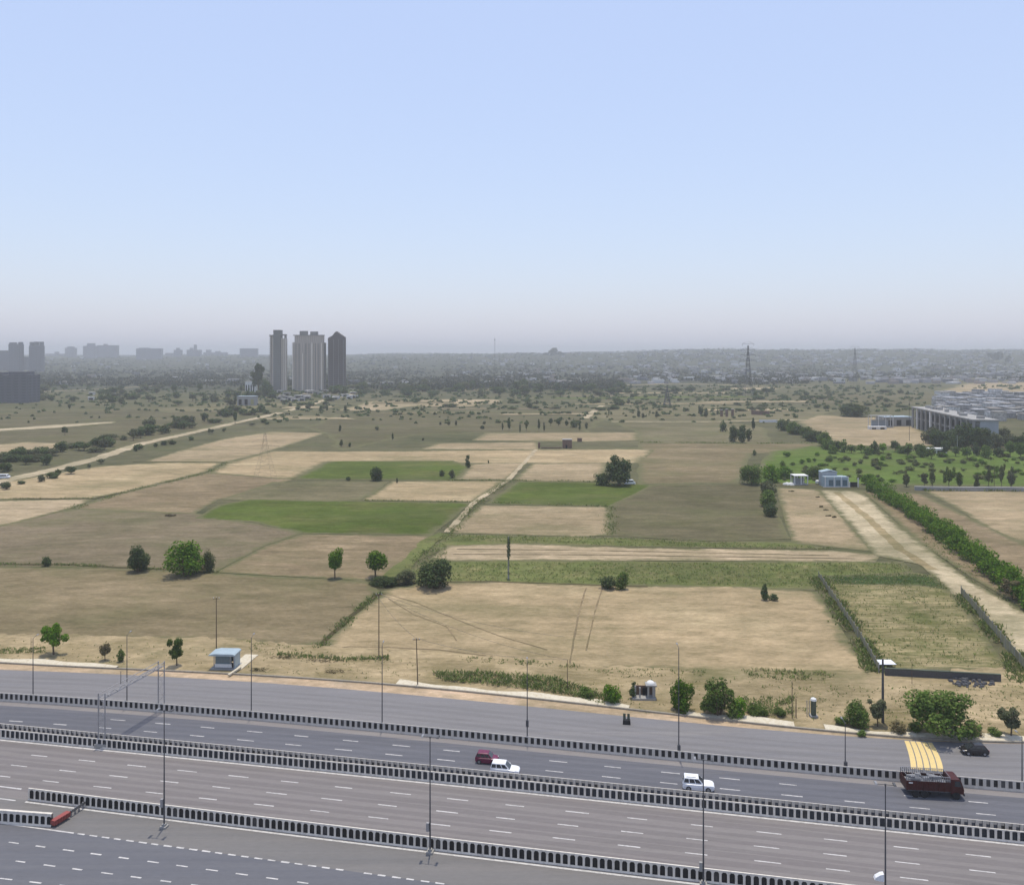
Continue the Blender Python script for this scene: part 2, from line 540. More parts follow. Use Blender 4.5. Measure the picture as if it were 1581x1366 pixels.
def build_ground():
    rows = [-260, -60, 40] + list(np.geomspace(90, 2200, 26)) + list(np.linspace(2300, 5400, 46)) + [5900, 6600, 7600, 8800, 10500]
    cols = np.linspace(-1.5, 1.5, 121)
    V, F = [], []
    for y in rows:
        for s in cols:
            x = s * (abs(y) + 250)
            V.append((x, y, terrain(x, y)))
    nc = len(cols)
    for i in range(len(rows) - 1):
        for j in range(nc - 1):
            a = i * nc + j
            F.append((a, a + 1, a + nc + 1, a + nc))
    o = link("ground", new_mesh("ground", V, F, [M['ground']], smooth_shade=True))
    tag(o, "dry olive plain reaching to the hazy horizon", "ground", kind="structure")
build_ground()

_lay = [0]
def sheet(name, px, mat, label, cat, jit=1.0, close=True, step=4.0):
    """a field laid on the ground: outline given by its corners as seen, edges made uneven"""
    _lay[0] += 1
    z = 0.004 + 0.0028 * _lay[0]
    pts = [Vector(G(u, v)) for u, v in px]
    rng = random.Random(_lay[0] * 13 + 5)
    out = []
    n = len(pts)
    for i in range(n):
        a, b = pts[i], pts[(i + 1) % n]
        L = (b - a).length
        k = max(1, min(110, int(L / step)))
        nrm = Vector((-(b - a).y, (b - a).x, 0)).normalized()
        sc = min(jit * (.25 + (a.y + b.y) / 900), L * .04)
        off = 0.0
        for j in range(k):
            t = j / k
            off = off * .82 + rng.uniform(-1, 1) * sc * .42
            p = a.lerp(b, t)
            if j:
                p = p + nrm * off
            out.append((p.x, p.y, z))
    me = new_mesh(name, out, [list(range(len(out)))], [mat])
    import bmesh
    bm = bmesh.new(); bm.from_mesh(me)
    A = np.array(out)[:, :2]
    lo, hi = A.min(0), A.max(0)
    for ax in (0, 1):
        for c in np.linspace(lo[ax], hi[ax], 22)[1:-1]:
            co = (c, 0, 0) if ax == 0 else (0, c, 0)
            no = (1, 0, 0) if ax == 0 else (0, 1, 0)
            bmesh.ops.bisect_plane(bm, geom=bm.verts[:] + bm.edges[:] + bm.faces[:], plane_co=co, plane_no=no, dist=1e-4)
    bmesh.ops.triangulate(bm, faces=bm.faces[:])
    bm.verts.ensure_lookup_table()
    P = np.array([v.co[:2] for v in bm.verts])
    B = np.roll(A, -1, 0) - A
    D = np.full(len(P), 1e9)
    for i in range(len(A)):
        t = np.clip(((P - A[i]) @ B[i]) / (B[i] @ B[i] + 1e-9), 0, 1)[:, None]
        D = np.minimum(D, np.linalg.norm(P - A[i] - t * B[i], axis=1))
    wr = 1.0 + P[:, 1] / 95.0
    rim = np.clip(1 - D / wr, 0, 1)
    lay = bm.verts.layers.float.new("rim")
    for v, r in zip(bm.verts, rim):
        v[lay] = float(r)
    for f in bm.faces:
        f.normal_update()
        if f.normal.z < 0:
            f.normal_flip()
    bm.to_mesh(me); bm.free()
    o = link(name, me)
    return tag(o, label, cat, kind="structure")

def strip_px(name, line, w, mat, label, cat, jit=.25):
    """a narrow strip (path, ditch, bund) of width w metres following ground points seen at line"""
    _lay[0] += 1
    z = 0.004 + 0.0028 * _lay[0]
    P = [Vector(G(u, v)) for u, v in line]
    rng = random.Random(_lay[0])
    pts = []
    for i in range(len(P) - 1):
        L = (P[i + 1] - P[i]).length
        k = max(2, min(80, int(L / 4)))
        pts += [P[i].lerp(P[i + 1], j / k) for j in range(k)]
    pts.append(P[-1])
    V, F = [], []
    for i, p in enumerate(pts):
        d = (pts[min(i + 1, len(pts) - 1)] - pts[max(i - 1, 0)]).normalized()
        nn = Vector((-d.y, d.x, 0))
        for s in (-1, 1):
            q = p + nn * s * (w / 2) * (1 + rng.uniform(-jit, jit))
            V.append((q.x, q.y, z))
        if i:
            a = 2 * i
            F.append((a - 2, a, a + 1, a - 1))
    me = new_mesh(name, V, F, [mat])
    me.update()
    import bmesh
    bm = bmesh.new(); bm.from_mesh(me)
    for f in bm.faces:
        f.normal_update()
        if f.normal.z < 0:
            f.normal_flip()
    bm.to_mesh(me); bm.free()
    o = link(name, me)
    return tag(o, label, cat, kind="structure")

# fields, far to near
sheet("field", [(-60, 640), (120, 632), (400, 628), (340, 655), (200, 690), (-60, 700)], M['greygreen'], "grey green fields left of the pale canal road", "field", 3)
sheet("field", [(-60, 690), (40, 682), (105, 684), (100, 699), (-60, 706)], M['tan2'], "tan field beside the bushes at far left", "field", 2)
sheet("field", [(-40, 664), (90, 655), (180, 650), (178, 653), (95, 660), (-40, 668)], M['pale'], "thin pale bare strip among the left grey green fields", "field", 1.5)
sheet("field", [(230, 632), (370, 622), (500, 622), (400, 630), (260, 637)], M['olive2'], "narrow olive field before the towers", "field", 2)
sheet("field", [(515, 634), (575, 619), (700, 616), (778, 617), (776, 623), (640, 627), (590, 634)], M['tan3'], "pale sandy field right of the three towers", "field", 2)
sheet("field", [(470, 660), (520, 640), (900, 632), (940, 634), (905, 668), (750, 668), (640, 672), (530, 695), (505, 670)], M['greygreen'], "grey green scrubby fields in the middle distance", "field", 3)
sheet("field", [(900, 640), (945, 628), (1080, 625), (1300, 632), (1240, 650), (944, 650)], M['olive2'], "olive field beyond the pale farm lane", "field", 2)
sheet("field", [(1060, 612), (1500, 606), (1440, 622), (1340, 628), (1100, 622)], M['greygreen'], "grey green far field under the wooded ridge", "field", 3)
sheet("field", [(1230, 652), (1262, 640), (1380, 646), (1440, 672), (1448, 688), (1300, 690), (1262, 668)], M['tan2'], "bare pinkish clearing beside the long arcade building", "field", 2)
sheet("field", [(1440, 606), (1485, 592), (1640, 588), (1660, 605)], M['tan2'], "tan bare ground beyond the crowded settlement", "field", 2)
sheet("field", [(942, 651), (1130, 652), (1180, 660), (1190, 684), (985, 683), (985, 668)], M['olive2'], "dark olive field below the pale farm lane", "field", 1.5)
sheet("field", [(985, 684), (1180, 685), (1265, 684), (1255, 697), (1160, 700), (1140, 746), (985, 747)], M['olive'], "brown stubble field right of the dark lone tree", "field", 1.2)
sheet("field", [(1188, 697), (1265, 686), (1300, 693), (1700, 698), (1700, 753), (1335, 748), (1150, 748)], M['green2'], "broad green field behind the blue shed", "field", 1.5)
sheet("field", [(1424, 757), (1700, 759), (1700, 838), (1560, 834), (1500, 800)], M['tan2'], "tan field right of the vivid hedge", "field", 1.2)
sheet("field", [(1500, 836), (1580, 834), (1700, 836), (1700, 852), (1560, 850)], M['olive2'], "olive strip at the edge of the tan field behind the hedge", "field", .8)
sheet("field", [(748, 668), (986, 667), (986, 680), (900, 682), (728, 680)], M['tan2'], "long bare field in front of the low ruined walls", "field", 1)
sheet("field", [(647, 694), (676, 684), (832, 682), (832, 694)], M['tan2'], "bare field left of the brick hut", "field", 1)
sheet("field", [(350, 714), (418, 696), (518, 697), (960, 693), (1010, 694), (986, 715), (818, 716), (505, 713), (453, 739), (300, 742)], M['tan'], "long bare field crossing the middle of the plain", "field", 1)
sheet("field", [(216, 714), (340, 678), (418, 666), (507, 668), (440, 690), (418, 696), (351, 714)], M['tan2'], "bare field along the right side of the canal road", "field", 1)
sheet("field", [(-60, 772), (-60, 755), (149, 720), (248, 714), (345, 714), (320, 728), (240, 748), (191, 760), (145, 769)], M['tan'], "long tan field under the canal road at left", "field", 1)
sheet("field", [(-60, 818), (-60, 774), (145, 770), (110, 785), (40, 803), (0, 812)], M['tan3'], "pale tan field at the left edge", "field", .8)
sheet("field", [(110, 785), (190, 761), (325, 729), (453, 740), (420, 752), (335, 772), (290, 798)], M['rough'], "rough brown earth above the fallow field", "field", 1)
sheet("field", [(453, 740), (505, 712), (700, 711), (727, 721), (703, 742)], M['green'], "green field with small bushes in the middle of the plain", "field", .8)
sheet("field", [(703, 741), (728, 716), (815, 714), (784, 741)], M['tan2'], "small bare field right of the green field with bushes", "field", .6)
sheet("field", [(791, 743), (821, 716), (938, 714), (925, 744)], M['tan2'], "bare field left of the dark lone tree", "field", .6)
sheet("field", [(340, 772), (420, 744), (603, 743), (556, 773)], M['olive2'], "olive stubble left of the bare central field", "field", 1)
sheet("field", [(557, 773), (605, 743), (780, 742), (729, 775)], M['tan'], "bare central field below the green one with bushes", "field", .6)
sheet("field", [(-60, 874), (-60, 820), (0, 812), (110, 786), (300, 792), (470, 822), (410, 842), (333, 884), (198, 877)], M['fallow'], "grey brown fallow field around the biggest round bushes", "field", .6)
sheet("field", [(300, 800), (335, 780), (385, 771), (560, 774), (728, 776), (668, 827), (560, 825), (470, 824), (390, 806)], M['green'], "large green field left of the diagonal path", "field", .8)
sheet("field", [(748, 778), (800, 743), (925, 745), (1010, 748), (960, 790), (940, 782)], M['green'], "green field below the dark lone tree", "field", .6)
sheet("field", [(940, 781), (1008, 748), (1176, 747), (1195, 780), (1222, 832), (1090, 835), (942, 827)], M['greygreen'], "dark grey green field left of the dirt yard", "field", .6)
sheet("field", [(690, 823), (742, 780), (940, 782), (942, 827), (900, 829)], M['tan2'], "square bare field right of the diagonal path", "field", .4)
sheet("field", [(1198, 752), (1266, 756), (1300, 790), (1350, 852), (1222, 838)], M['tan2'], "bare dirt yard in front of the white pavilion", "yard", .6)
sheet("field", [(333, 884), (410, 843), (465, 825), (668, 827), (640, 860), (598, 893), (560, 897)], M['rough'], "brown bare field around the two small round trees", "field", .5)
sheet("field", [(-60, 988), (-60, 875), (198, 878), (333, 885), (565, 897), (588, 914), (492, 1000), (380, 990), (150, 984)], M['olive'], "wide olive brown stubble field at the left", "field", .5)
sheet("field", [(640, 868), (690, 824), (905, 829), (1090, 836), (1222, 836), (1290, 848), (1000, 845), (800, 840), (690, 846)], M['strip'], "upper green weedy strip across the plain", "field", .5)
sheet("field", [(660, 866), (690, 842), (800, 839), (1000, 846), (1290, 850), (1360, 856), (1352, 868), (1000, 866), (760, 866)], M['tan3'], "pale furrowed strip between the two weedy strips", "field", .4)
sheet("field", [(598, 896), (660, 866), (760, 865), (1000, 867), (1395, 867), (1412, 886), (1266, 891), (1262, 912), (1000, 905), (700, 900)], M['strip'], "lower green weedy strip above the large bare field", "field", .5)
sheet("field", [(490, 1002), (584, 914), (640, 902), (760, 898), (1000, 905), (1160, 906), (1262, 914), (1346, 1042), (1120, 1038), (880, 1032), (660, 1012)], M['tan'], "largest bare tan field next to the highway", "field", .4)
sheet("field", [(1266, 890), (1412, 884), (1448, 890), (1500, 950), (1560, 1036), (1356, 1036)], M['plot'], "weedy walled plot beside the dirt track", "plot", .4)
sheet("field", [(1268, 889), (1410, 886), (1445, 891), (1466, 912), (1420, 905), (1285, 902)], M['darkcrop'], "dark green patch at the top of the walled plot", "plot", .3)
sheet("field", [(1330, 757), (1420, 838), (1510, 898), (1600, 952), (1700, 1010), (1700, 900), (1560, 830), (1420, 762)], M['rough'], "rough earth under the vivid hedge", "verge", .4)
sheet("dirt_track", [(1264, 757), (1330, 757), (1370, 795), (1432, 846), (1500, 898), (1600, 955), (1680, 1010), (1680, 1080), (1570, 1010), (1490, 936), (1420, 872), (1350, 858), (1300, 800)], M['track'], "pale dirt track leading to the blue shed", "track", .3)
strip_px("wheel_ruts", [(1292, 760), (1340, 800), (1390, 848), (1440, 880)], 3.0, M['wheel'], "worn darker rut down the middle of the dirt track", "track")
strip_px("lane", [(944, 651), (1110, 651), (1245, 648)], 7, M['pale'], "pale farm lane across the middle distance", "lane", .3)
strip_px("lane", [(903, 646), (918, 634), (930, 626)], 7, M['pale'], "short pale lane rising behind the low ruined walls", "lane", .3)
strip_px("lane", [(1090, 597), (1260, 597)], 10, M['pale'], "far pale track under the wooded ridge", "lane")
strip_px("lane", [(940, 596), (1040, 592), (1180, 596)], 14, M['pale'], "far winding pale track right of centre", "lane")
strip_px("lane", [(60, 605), (150, 601), (235, 596)], 12, M['pale'], "far pale road behind the left fields", "lane")
strip_px("canal_road", [(-60, 758), (0, 744), (75, 727), (150, 708), (215, 686), (280, 672), (350, 656), (400, 645), (470, 628), (500, 618), (555, 606)], 9, M['pale'], "pale canal road running to the three towers", "road", .2)
strip_px("path", [(690, 822), (732, 776), (784, 742), (828, 694)], 2.2, M['pale'], "pale footpath between the fields", "path", .3)
strip_px("grass_bank", [(690, 824), (664, 836), (630, 868), (602, 896)], 5.0, M['strip'], "grassy bank dropping from the footpath to the bushes", "bank", .3)
strip_px("ditch", [(586, 916), (540, 954), (489, 1002)], 1.2, M['ditch'], "dark ditch along the left side of the largest bare field", "ditch", .4)
strip_px("ditch", [(-60, 871), (100, 872), (200, 877), (335, 884)], 1.3, M['ditch'], "dark ditch between the fallow and stubble fields", "ditch", .4)
strip_px("ditch", [(700, 741), (786, 742)], 2.0, M['ditch'], "dark ditch under the small bare field", "ditch", .3)
strip_px("ditch", [(205, 713), (280, 713), (352, 714)], 2.0, M['ditch'], "dark ditch under the canal road field", "ditch", .4)
strip_px("ditch", [(20, 770), (145, 770), (192, 760)], 1.6, M['ditch'], "dark ditch between the left tan fields", "ditch", .4)
strip_px("ditch", [(640, 900), (760, 898), (925, 904), (1000, 906)], .8, M['ditch'], "dark edge along the top of the largest bare field", "ditch", .4)

strip_px("wheel_ruts", [(905, 908), (893, 950), (884, 1000), (880, 1024)], .34, M['rough'], "left worn wheel track down the largest bare field", "track", .6)
strip_px("wheel_ruts", [(930, 908), (917, 950), (905, 1005)], .30, M['rough'], "right worn wheel track down the largest bare field", "track", .6)
strip_px("footpath_line", [(592, 916), (640, 930), (700, 955), (770, 982), (845, 1004)], .22, M['rough'], "thin trodden line slanting across the largest bare field", "path", .7)
strip_px("footpath_line", [(600, 925), (640, 950), (690, 968), (705, 990)], .2, M['rough'], "short trodden line near the left of the largest bare field", "path", .7)
strip_px("footpath_line", [(500, 1003), (540, 999), (600, 1000), (680, 1004), (760, 1014)], .25, M['rough'], "thin trodden line along the bottom of the largest bare field", "path", .7)
for pts_, lab_ in (([(705, 848), (900, 850), (1280, 858)], "upper"), ([(700, 856), (900, 857), (1320, 863)], "lower")):
    strip_px("furrow_line", pts_, .4, M['ditch'], lab_ + " dark furrow in the pale furrowed strip", "furrow", .7)

rf = random.Random(8)
for k in range(22):
    v0 = 599 + 2.2 * k + rf.uniform(-.6, .6); u0 = rf.uniform(380, 1150); w_ = rf.uniform(70, 260); dv = rf.uniform(1.6, 4.0)
    if u0 + w_ > 1230 and v0 > 630:
        u0 = 560
    mt, nm = rf.choice([('tan3', 'pale bare'), ('tan2', 'bare tan'), ('green', 'dull green'), ('olive', 'stubble'), ('greygreen', 'grey green'), ('fallow', 'brown fallow')])
    sheet("field", [(u0, v0), (u0 + w_ * .5, v0 - .5), (u0 + w_, v0 - .8), (u0 + w_ + rf.uniform(-20, 20), v0 + dv - .5), (u0 + rf.uniform(-20, 20), v0 + dv)], M[mt], "far thin " + nm + " strip on the hazy middle plain", "field", 3)

# ------------------------------------------------------------------ road curves
class Curve:
    def __init__(self, px, deg, z=0.30):
        P = np.array([G(u, v, z)[:2] for u, v in px])
        self.x0, self.x1 = P[:, 0].min(), P[:, 0].max()
        self.c = np.polyfit(P[:, 0], P[:, 1], deg)
        self.d = np.polyder(self.c)
    def y(self, x):
        xc = min(max(x, self.x0), self.x1)
        return float(np.polyval(self.c, xc) + np.polyval(self.d, xc) * (x - xc))
    def at(self, x):
        xc = min(max(x, self.x0), self.x1)
        t = Vector((1, float(np.polyval(self.d, xc)), 0)).normalized()
        return Vector((x, self.y(x), 0)), t, Vector((t.y, -t.x, 0))   # point, tangent, normal towards the camera
    def walk(self, xa, xb, step):
        out, x = [], xa
        while x <= xb:
            out.append(self.at(x))
            x += step * out[-1][1].x
        return out
    def off(self, x, d):
        p, t, n = self.at(x)
        return p + n * d

K_ASPH = Curve([(0, 1034), (200, 1043), (390, 1054), (580, 1067), (780, 1084), (958, 1112), (1170, 1124), (1273, 1134), (1386, 1141), (1581, 1150)], 4)
K_KERB = Curve([(0, 1024), (170, 1032), (362, 1043), (578, 1056), (770, 1070), (958, 1096), (1011, 1104), (1170, 1118), (1259, 1127), (1386, 1137), (1581, 1148)], 4)
C_B1 = Curve([(0, 1083), (200, 1097), (400, 1113), (776, 1149), (1180, 1188), (1578, 1224)], 3)
C_CEN = Curve([(0, 1141.6), (400, 1178), (780, 1221), (1180, 1262.6), (1581, 1302)], 2)
C_LOW = Curve([(41, 1236), (400, 1280), (780, 1328), (1180, 1374)], 2)
C_DASH = Curve([(79, 1281), (145, 1290), (206, 1297), (393, 1324.6), (524, 1341.6), (664, 1360.8)], 2)
C_LL = Curve([(0, 1272), (40, 1275), (79, 1278)], 1)
C_LA = Curve([(21, 1300.6), (111.6, 1312.8), (205.6, 1325.5), (302, 1338.8), (404, 1353.5)], 1)
C_LB = Curve([(34, 1329.7), (129, 1342.7), (229, 1356)], 1)
C_LC = Curve([(7, 1356), (50, 1361)], 1)
XA, XB = -150.0, 150.0

def between(name, fa, fb, z, mat, label, cat, n=140):
    V, F = [], []
    for i in range(n + 1):
        x = XA + (XB - XA) * i / n
        a, b = fa(x), fb(x)
        V += [(a[0], a[1], z), (b[0], b[1], z)]
        if i:
            k = 2 * i
            F.append((k - 2, k - 1, k + 1, k))
    return tag(link(name, new_mesh(name, V, F, [mat])), label, cat, kind="structure")

ZR = 0.30
def verge():
    far = [(-90, 984), (60, 985), (150, 986), (300, 990), (380, 992), (490, 1002), (580, 1008), (660, 1012), (770, 1022), (880, 1032), (1000, 1036), (1120, 1040), (1346, 1044), (1470, 1042), (1560, 1038), (1700, 1050)]
    P = [Vector(G(u, v, .29)) for u, v in far]
    V, F = [], []
    rng = random.Random(4)
    n = 160
    for i in range(n + 1):
        x = P[0].x + (P[-1].x - P[0].x) * i / n
        y = float(np.interp(x, [p.x for p in P], [p.y for p in P])) + rng.uniform(-.35, .35)
        k = K_KERB.off(x, -.2)
        V += [(x, y + 2.5 + rng.uniform(-.8, .8), .19), (x, y, .29), (k.x, k.y, .29)]
        if i:
            b = 3 * i
            F += [(b - 3, b - 2, b + 1, b), (b - 2, b - 1, b + 2, b + 1)]
    tag(link("verge", new_mesh("verge", V, F, [M['sand']])), "sandy verge between the fields and the highway kerb", "verge", kind="structure")
verge()
between("gutter", lambda x: (x, K_KERB.y(x) - .05), lambda x: K_ASPH.off(x, -.2), ZR - .004, M['gutter'], "dusty gutter strip along the service road", "gutter")
between("service_road", lambda x: K_ASPH.off(x, -.25), lambda x: C_B1.off(x, -.2), ZR, M['road_a'], "grey service road beside the fields", "road")
between("middle_road", lambda x: C_B1.off(x, -.2), lambda x: C_CEN.off(x, -1.0), ZR, M['road_b'], "blue grey carriageway with the cars on it", "road")
between("main_road", lambda x: C_CEN.off(x, -1.0), lambda x: C_LOW.off(x, -.2), ZR, M['road_c'], "brownish grey carriageway with three rows of dashes", "road")
between("slip_road", lambda x: C_LOW.off(x, -.2), lambda x: C_DASH.off(x, 0), ZR, M['road_d'], "grey slip lane between the low barrier and dashed line", "road")
between("low_road", lambda x: C_DASH.off(x, 0), lambda x: C_DASH.off(x, 40), ZR, M['road_e'], "dark blue grey road at the bottom", "road")

def R(u, v):
    return Vector(G(u, v, ZR))

# kerb and footpath
def kerb_and_path():
    V, F = [], []
    n = 200
    xa, xb = XA, XB
    for i in range(n + 1):
        x = xa + (xb - xa) * i / n
        p0 = K_KERB.off(x, 0); p1 = K_KERB.off(x, -.28)
        V += [(p0.x, p0.y, ZR - .05), (p0.x, p0.y, ZR + .26), (p1.x, p1.y, ZR + .27), (p1.x, p1.y, ZR)]
        if i:
            b = 4 * i
            for k in range(3):
                F.append((b - 4 + k, b + k, b + k + 1, b - 4 + k + 1))
    tag(link("kerb", new_mesh("kerb", V, F, [M['kerb']])), "long stone kerb along the far edge of the service road", "kerb", kind="structure")
    V, F = [], []
    k = 0
    for i in range(n + 1):
        x = xa + (xb - xa) * i / n
        w = 1.7 + .5 * math.sin(x * .19) + .3 * math.sin(x * .53)
        p0 = K_KERB.off(x, -.28); p1 = K_KERB.off(x, -.28 - w)
        V += [(p0.x, p0.y, ZR + .25), (p1.x, p1.y, ZR + .22), (p1.x, p1.y, ZR - .02)]
    for i in range(n):
        x = xa + (xb - xa) * i / n
        u = CX + F_PX * x / K_KERB.y(x)
        if 170 < u < 600 or 965 < u < 1050 or 1225 < u < 1268:
            continue
        b = 3 * i
        F += [(b, b + 3, b + 4, b + 1), (b + 1, b + 4, b + 5, b + 2)]
    tag(link("footpath", new_mesh("footpath", V, F, [M['footpath']])), "pale dusty footpath slabs behind the kerb", "footpath", kind="structure")
kerb_and_path()

# ------------------------------------------------------------------ painted lines
def lane_paint():
    mb = MB()
    rng = random.Random(3)
    z = ZR + .008
    def line(c, d, xa, xb, w):
        st = c.walk(xa, xb, 1.5)
        for i in range(len(st) - 1):
            a, b = st[i], st[i + 1]
            mb.poly([tuple((a[0] + a[2] * (d + w / 2)).to_2d()) + (z,), tuple((b[0] + b[2] * (d + w / 2)).to_2d()) + (z,),
                     tuple((b[0] + b[2] * (d - w / 2)).to_2d()) + (z,), tuple((a[0] + a[2] * (d - w / 2)).to_2d()) + (z,)])
    def dashes(c, d, x_start, period, length, w, xa=XA, xb=XB, skip=0.0):
        k = math.ceil((xa - x_start) / period)
        x = x_start + k * period
        while x < xb:
            if rng.random() >= skip:
                p, t, n = c.at(x)
                a = p + n * d
                jl = length * rng.uniform(.85, 1.05)
                b = a + t * jl
                k0, k1 = rng.uniform(.7, 1.05), rng.uniform(.7, 1.05)
                mb.poly([(a.x + n.x * w / 2 * k0, a.y + n.y * w / 2 * k0, z), (b.x + n.x * w / 2 * k1, b.y + n.y * w / 2 * k1, z),
                         (b.x - n.x * w / 2 * k1, b.y - n.y * w / 2 * k1, z), (a.x - n.x * w / 2 * k0, a.y - n.y * w / 2 * k0, z)])
            x += period
    # main carriageway: three rows; rows found from dashes seen in the photo
    for (u, v) in ((434, 1205), (411, 1222.5), (392, 1240.5)):
        q = R(u, v)
        p, t, n = C_CEN.at(q.x)
        d = (q - p).dot(n)
        q2 = q - n * d
        dashes(C_CEN, d, q2.x, 7.85, 2.9, .20)
    for (u, v) in ((606, 1149.5), (595, 1163.5)):
        q = R(u, v)
        p, t, n = C_B1.at(q.x)
        d = (q - p).dot(n)
        dashes(C_B1, d, (q - n * d).x, 7.9, 2.7, .20, skip=.12)
    line(C_CEN, .22, XA, XB, .34)
    line(C_LOW, .24, R(41, 1236).x, XB, .30)
    line(C_LOW, -2.4, XA, R(30, 1230).x, .25)
    line(C_LOW, .24, XA, R(40, 1236).x, .22)
    x0 = R(113, 1287).x
    line(C_DASH, 0, XA, x0, .22)
    dashes(C_DASH, 0, x0 + .5, 1.68, 1.05, .27, xa=x0, skip=.05)
    for c, (u, v) in ((C_LA, (13, 1300)), (C_LB, (24, 1328.5)), (C_LC, (0, 1355))):
        q = R(u, v)
        dashes(c, 0, q.x, 3.72, 1.5, .22, xb=R(700, 1362).x)
    o = mb.build("lane_markings", M['paint'])
    tag(o, "worn white dashes and edge lines painted on the carriageways", "markings", kind="structure")
    # yellow transverse bars on the service road
    mb = MB()
    def bar_pt(s, t):
        # s across the set of bars (0..1), t from kerb to barrier (0..1)
        u = (1396 + s * 44) + (10 + s * 8) * (1 - (1 - t) ** 1.7)
        v = 1143 + s * 3 + (1186 + s * 5 - 1143 - s * 3) * t
        return R(u, v)
    for k in range(5):
        s0, s1 = k / 5 + .006, (k + 1) / 5 - .028
        for j in range(10):
            t0, t1 = j / 10, (j + 1) / 10
            pts = [bar_pt(s0, t1), bar_pt(s1, t1), bar_pt(s1, t0), bar_pt(s0, t0)]
            mb.poly([(p.x, p.y, ZR + .009) for p in pts])
    o = mb.build("transverse_bars", M['yellow'])
    tag(o, "broad yellow bars painted across the service road behind the maroon truck", "markings", kind="structure")
def tyre_wear():
    rng = random.Random(12)
    for c, ds, mat, lab in ((K_ASPH, (3.2, 4.9, 7.2, 8.9), 'wear_a', 'service road'), (C_B1, (2.35, 3.9, 5.6, 7.1, 8.4, 9.6), 'wear_b', 'middle carriageway'),
                            (C_CEN, (1.5, 2.9, 4.7, 6.1, 7.8, 9.2, 10.9, 12.2), 'wear_c', 'main carriageway')):
        V, F = [], []
        for d in ds:
            st = c.walk(XA + 5, XB - 5, 4.0)
            ph = rng.uniform(0, 6)
            for i, (p, t, n) in enumerate(st):
                w = .42 + .14 * math.sin(i * .31 + ph) + rng.uniform(-.05, .05)
                o = d + .14 * math.sin(i * .11 + ph)
                for sg in (1, -1):
                    q = p + n * (o + sg * w)
                    V.append((q.x, q.y, ZR + .004))
                if i:
                    k = len(V) - 4
                    F.append((k, k + 2, k + 3, k + 1))
        tag(link("tyre_wear", new_mesh("tyre_wear", V, F, [M[mat]])), "dark tyre worn bands along the " + lab, "road wear", kind="structure")
tyre_wear()
lane_paint()
between('shoulder', lambda x: C_B1.off(x, -.1), lambda x: C_B1.off(x, 1.3), ZR + .0045, M['shoulder'], 'pale concrete shoulder at the foot of the far parapet', 'shoulder')

# ------------------------------------------------------------------ crash barriers
def barrier(name, curve, d, xa, xb, period, frac, zb, z1, z2, zt, mats, label, arch=.12, depth=.14, thick=.34, seed=1, group=None):
    """one continuous parapet: kerb foot, dark niches between posts, capping"""
    rng = random.Random(seed)
    st = []
    x = xa
    k = 0
    while x < xb:
        p, t, n = curve.at(x)
        st.append((p + n * d, n, k % 2 == 1))          # True: the cell that starts here is a niche
        w = period * (frac if k % 2 else 1 - frac)
        x += w * t.x * rng.uniform(.97, 1.03)
        k += 1
    V, F, MI = [], [], []
    def add(p, n, o, z):
        V.append((p.x + n.x * o, p.y + n.y * o, z + ZR))
        return len(V) - 1
    prof = [(.16, 0.0), (.15, zb), (.10, zb + .03), (.08, z1), (.06, z2), (.05, zt), (.05 - thick, zt), (-.02 - thick, z1), (-.10 - thick, 0.0)]
    rows = []
    for p, n, _ in st:
        rows.append([add(p, n, o, z) for o, z in prof])
    for i in range(len(st) - 1):
        a, b = rows[i], rows[i + 1]
        for j in range(len(prof) - 1):
            if j == 3 and st[i][2]:
                continue
            F.append((a[j], b[j], b[j + 1], a[j + 1]))
            MI.append(0)
        if st[i][2]:
            (pa, na, _), (pb, nb, _) = st[i], st[i + 1]
            q = lambda s, o, z: add(pa.lerp(pb, s), na, o, z)
            ol, orr = a[3], b[3]
            tl, tr = a[4], b[4]
            zc = z2 - arch
            l1 = q(0, .065, zc); r1 = q(1, .065, zc)
            l2 = q(.22, .06, z2); r2 = q(.78, .06, z2)
            outer = [ol, orr, r1, r2, l2, l1]
            F.append((l1, l2, tl)); MI.append(0)
            F.append((r1, tr, r2)); MI.append(0)
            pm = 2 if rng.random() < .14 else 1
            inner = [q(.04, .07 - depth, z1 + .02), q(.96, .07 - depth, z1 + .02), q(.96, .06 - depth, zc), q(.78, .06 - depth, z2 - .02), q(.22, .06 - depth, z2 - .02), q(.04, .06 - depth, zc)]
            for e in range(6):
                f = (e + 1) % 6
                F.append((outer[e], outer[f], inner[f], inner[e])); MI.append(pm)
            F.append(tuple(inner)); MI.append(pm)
    o = link(name, new_mesh(name, V, F, mats + [M['faded']], MI))
    return tag(o, label, "barrier", group)

xl = R(41, 1236).x
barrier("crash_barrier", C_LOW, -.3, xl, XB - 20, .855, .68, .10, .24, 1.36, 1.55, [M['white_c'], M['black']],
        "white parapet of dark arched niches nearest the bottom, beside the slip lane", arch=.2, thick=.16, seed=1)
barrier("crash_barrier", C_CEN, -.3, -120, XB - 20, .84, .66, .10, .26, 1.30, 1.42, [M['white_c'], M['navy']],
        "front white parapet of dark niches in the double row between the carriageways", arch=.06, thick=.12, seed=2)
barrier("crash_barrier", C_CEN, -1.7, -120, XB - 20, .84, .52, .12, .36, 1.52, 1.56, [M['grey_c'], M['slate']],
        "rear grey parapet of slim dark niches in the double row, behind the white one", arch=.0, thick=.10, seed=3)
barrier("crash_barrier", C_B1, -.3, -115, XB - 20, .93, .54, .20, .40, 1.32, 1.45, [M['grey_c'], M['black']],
        "grey parapet with small black blocks between service road and the cars", arch=.0, depth=.05, thick=.10, seed=4)
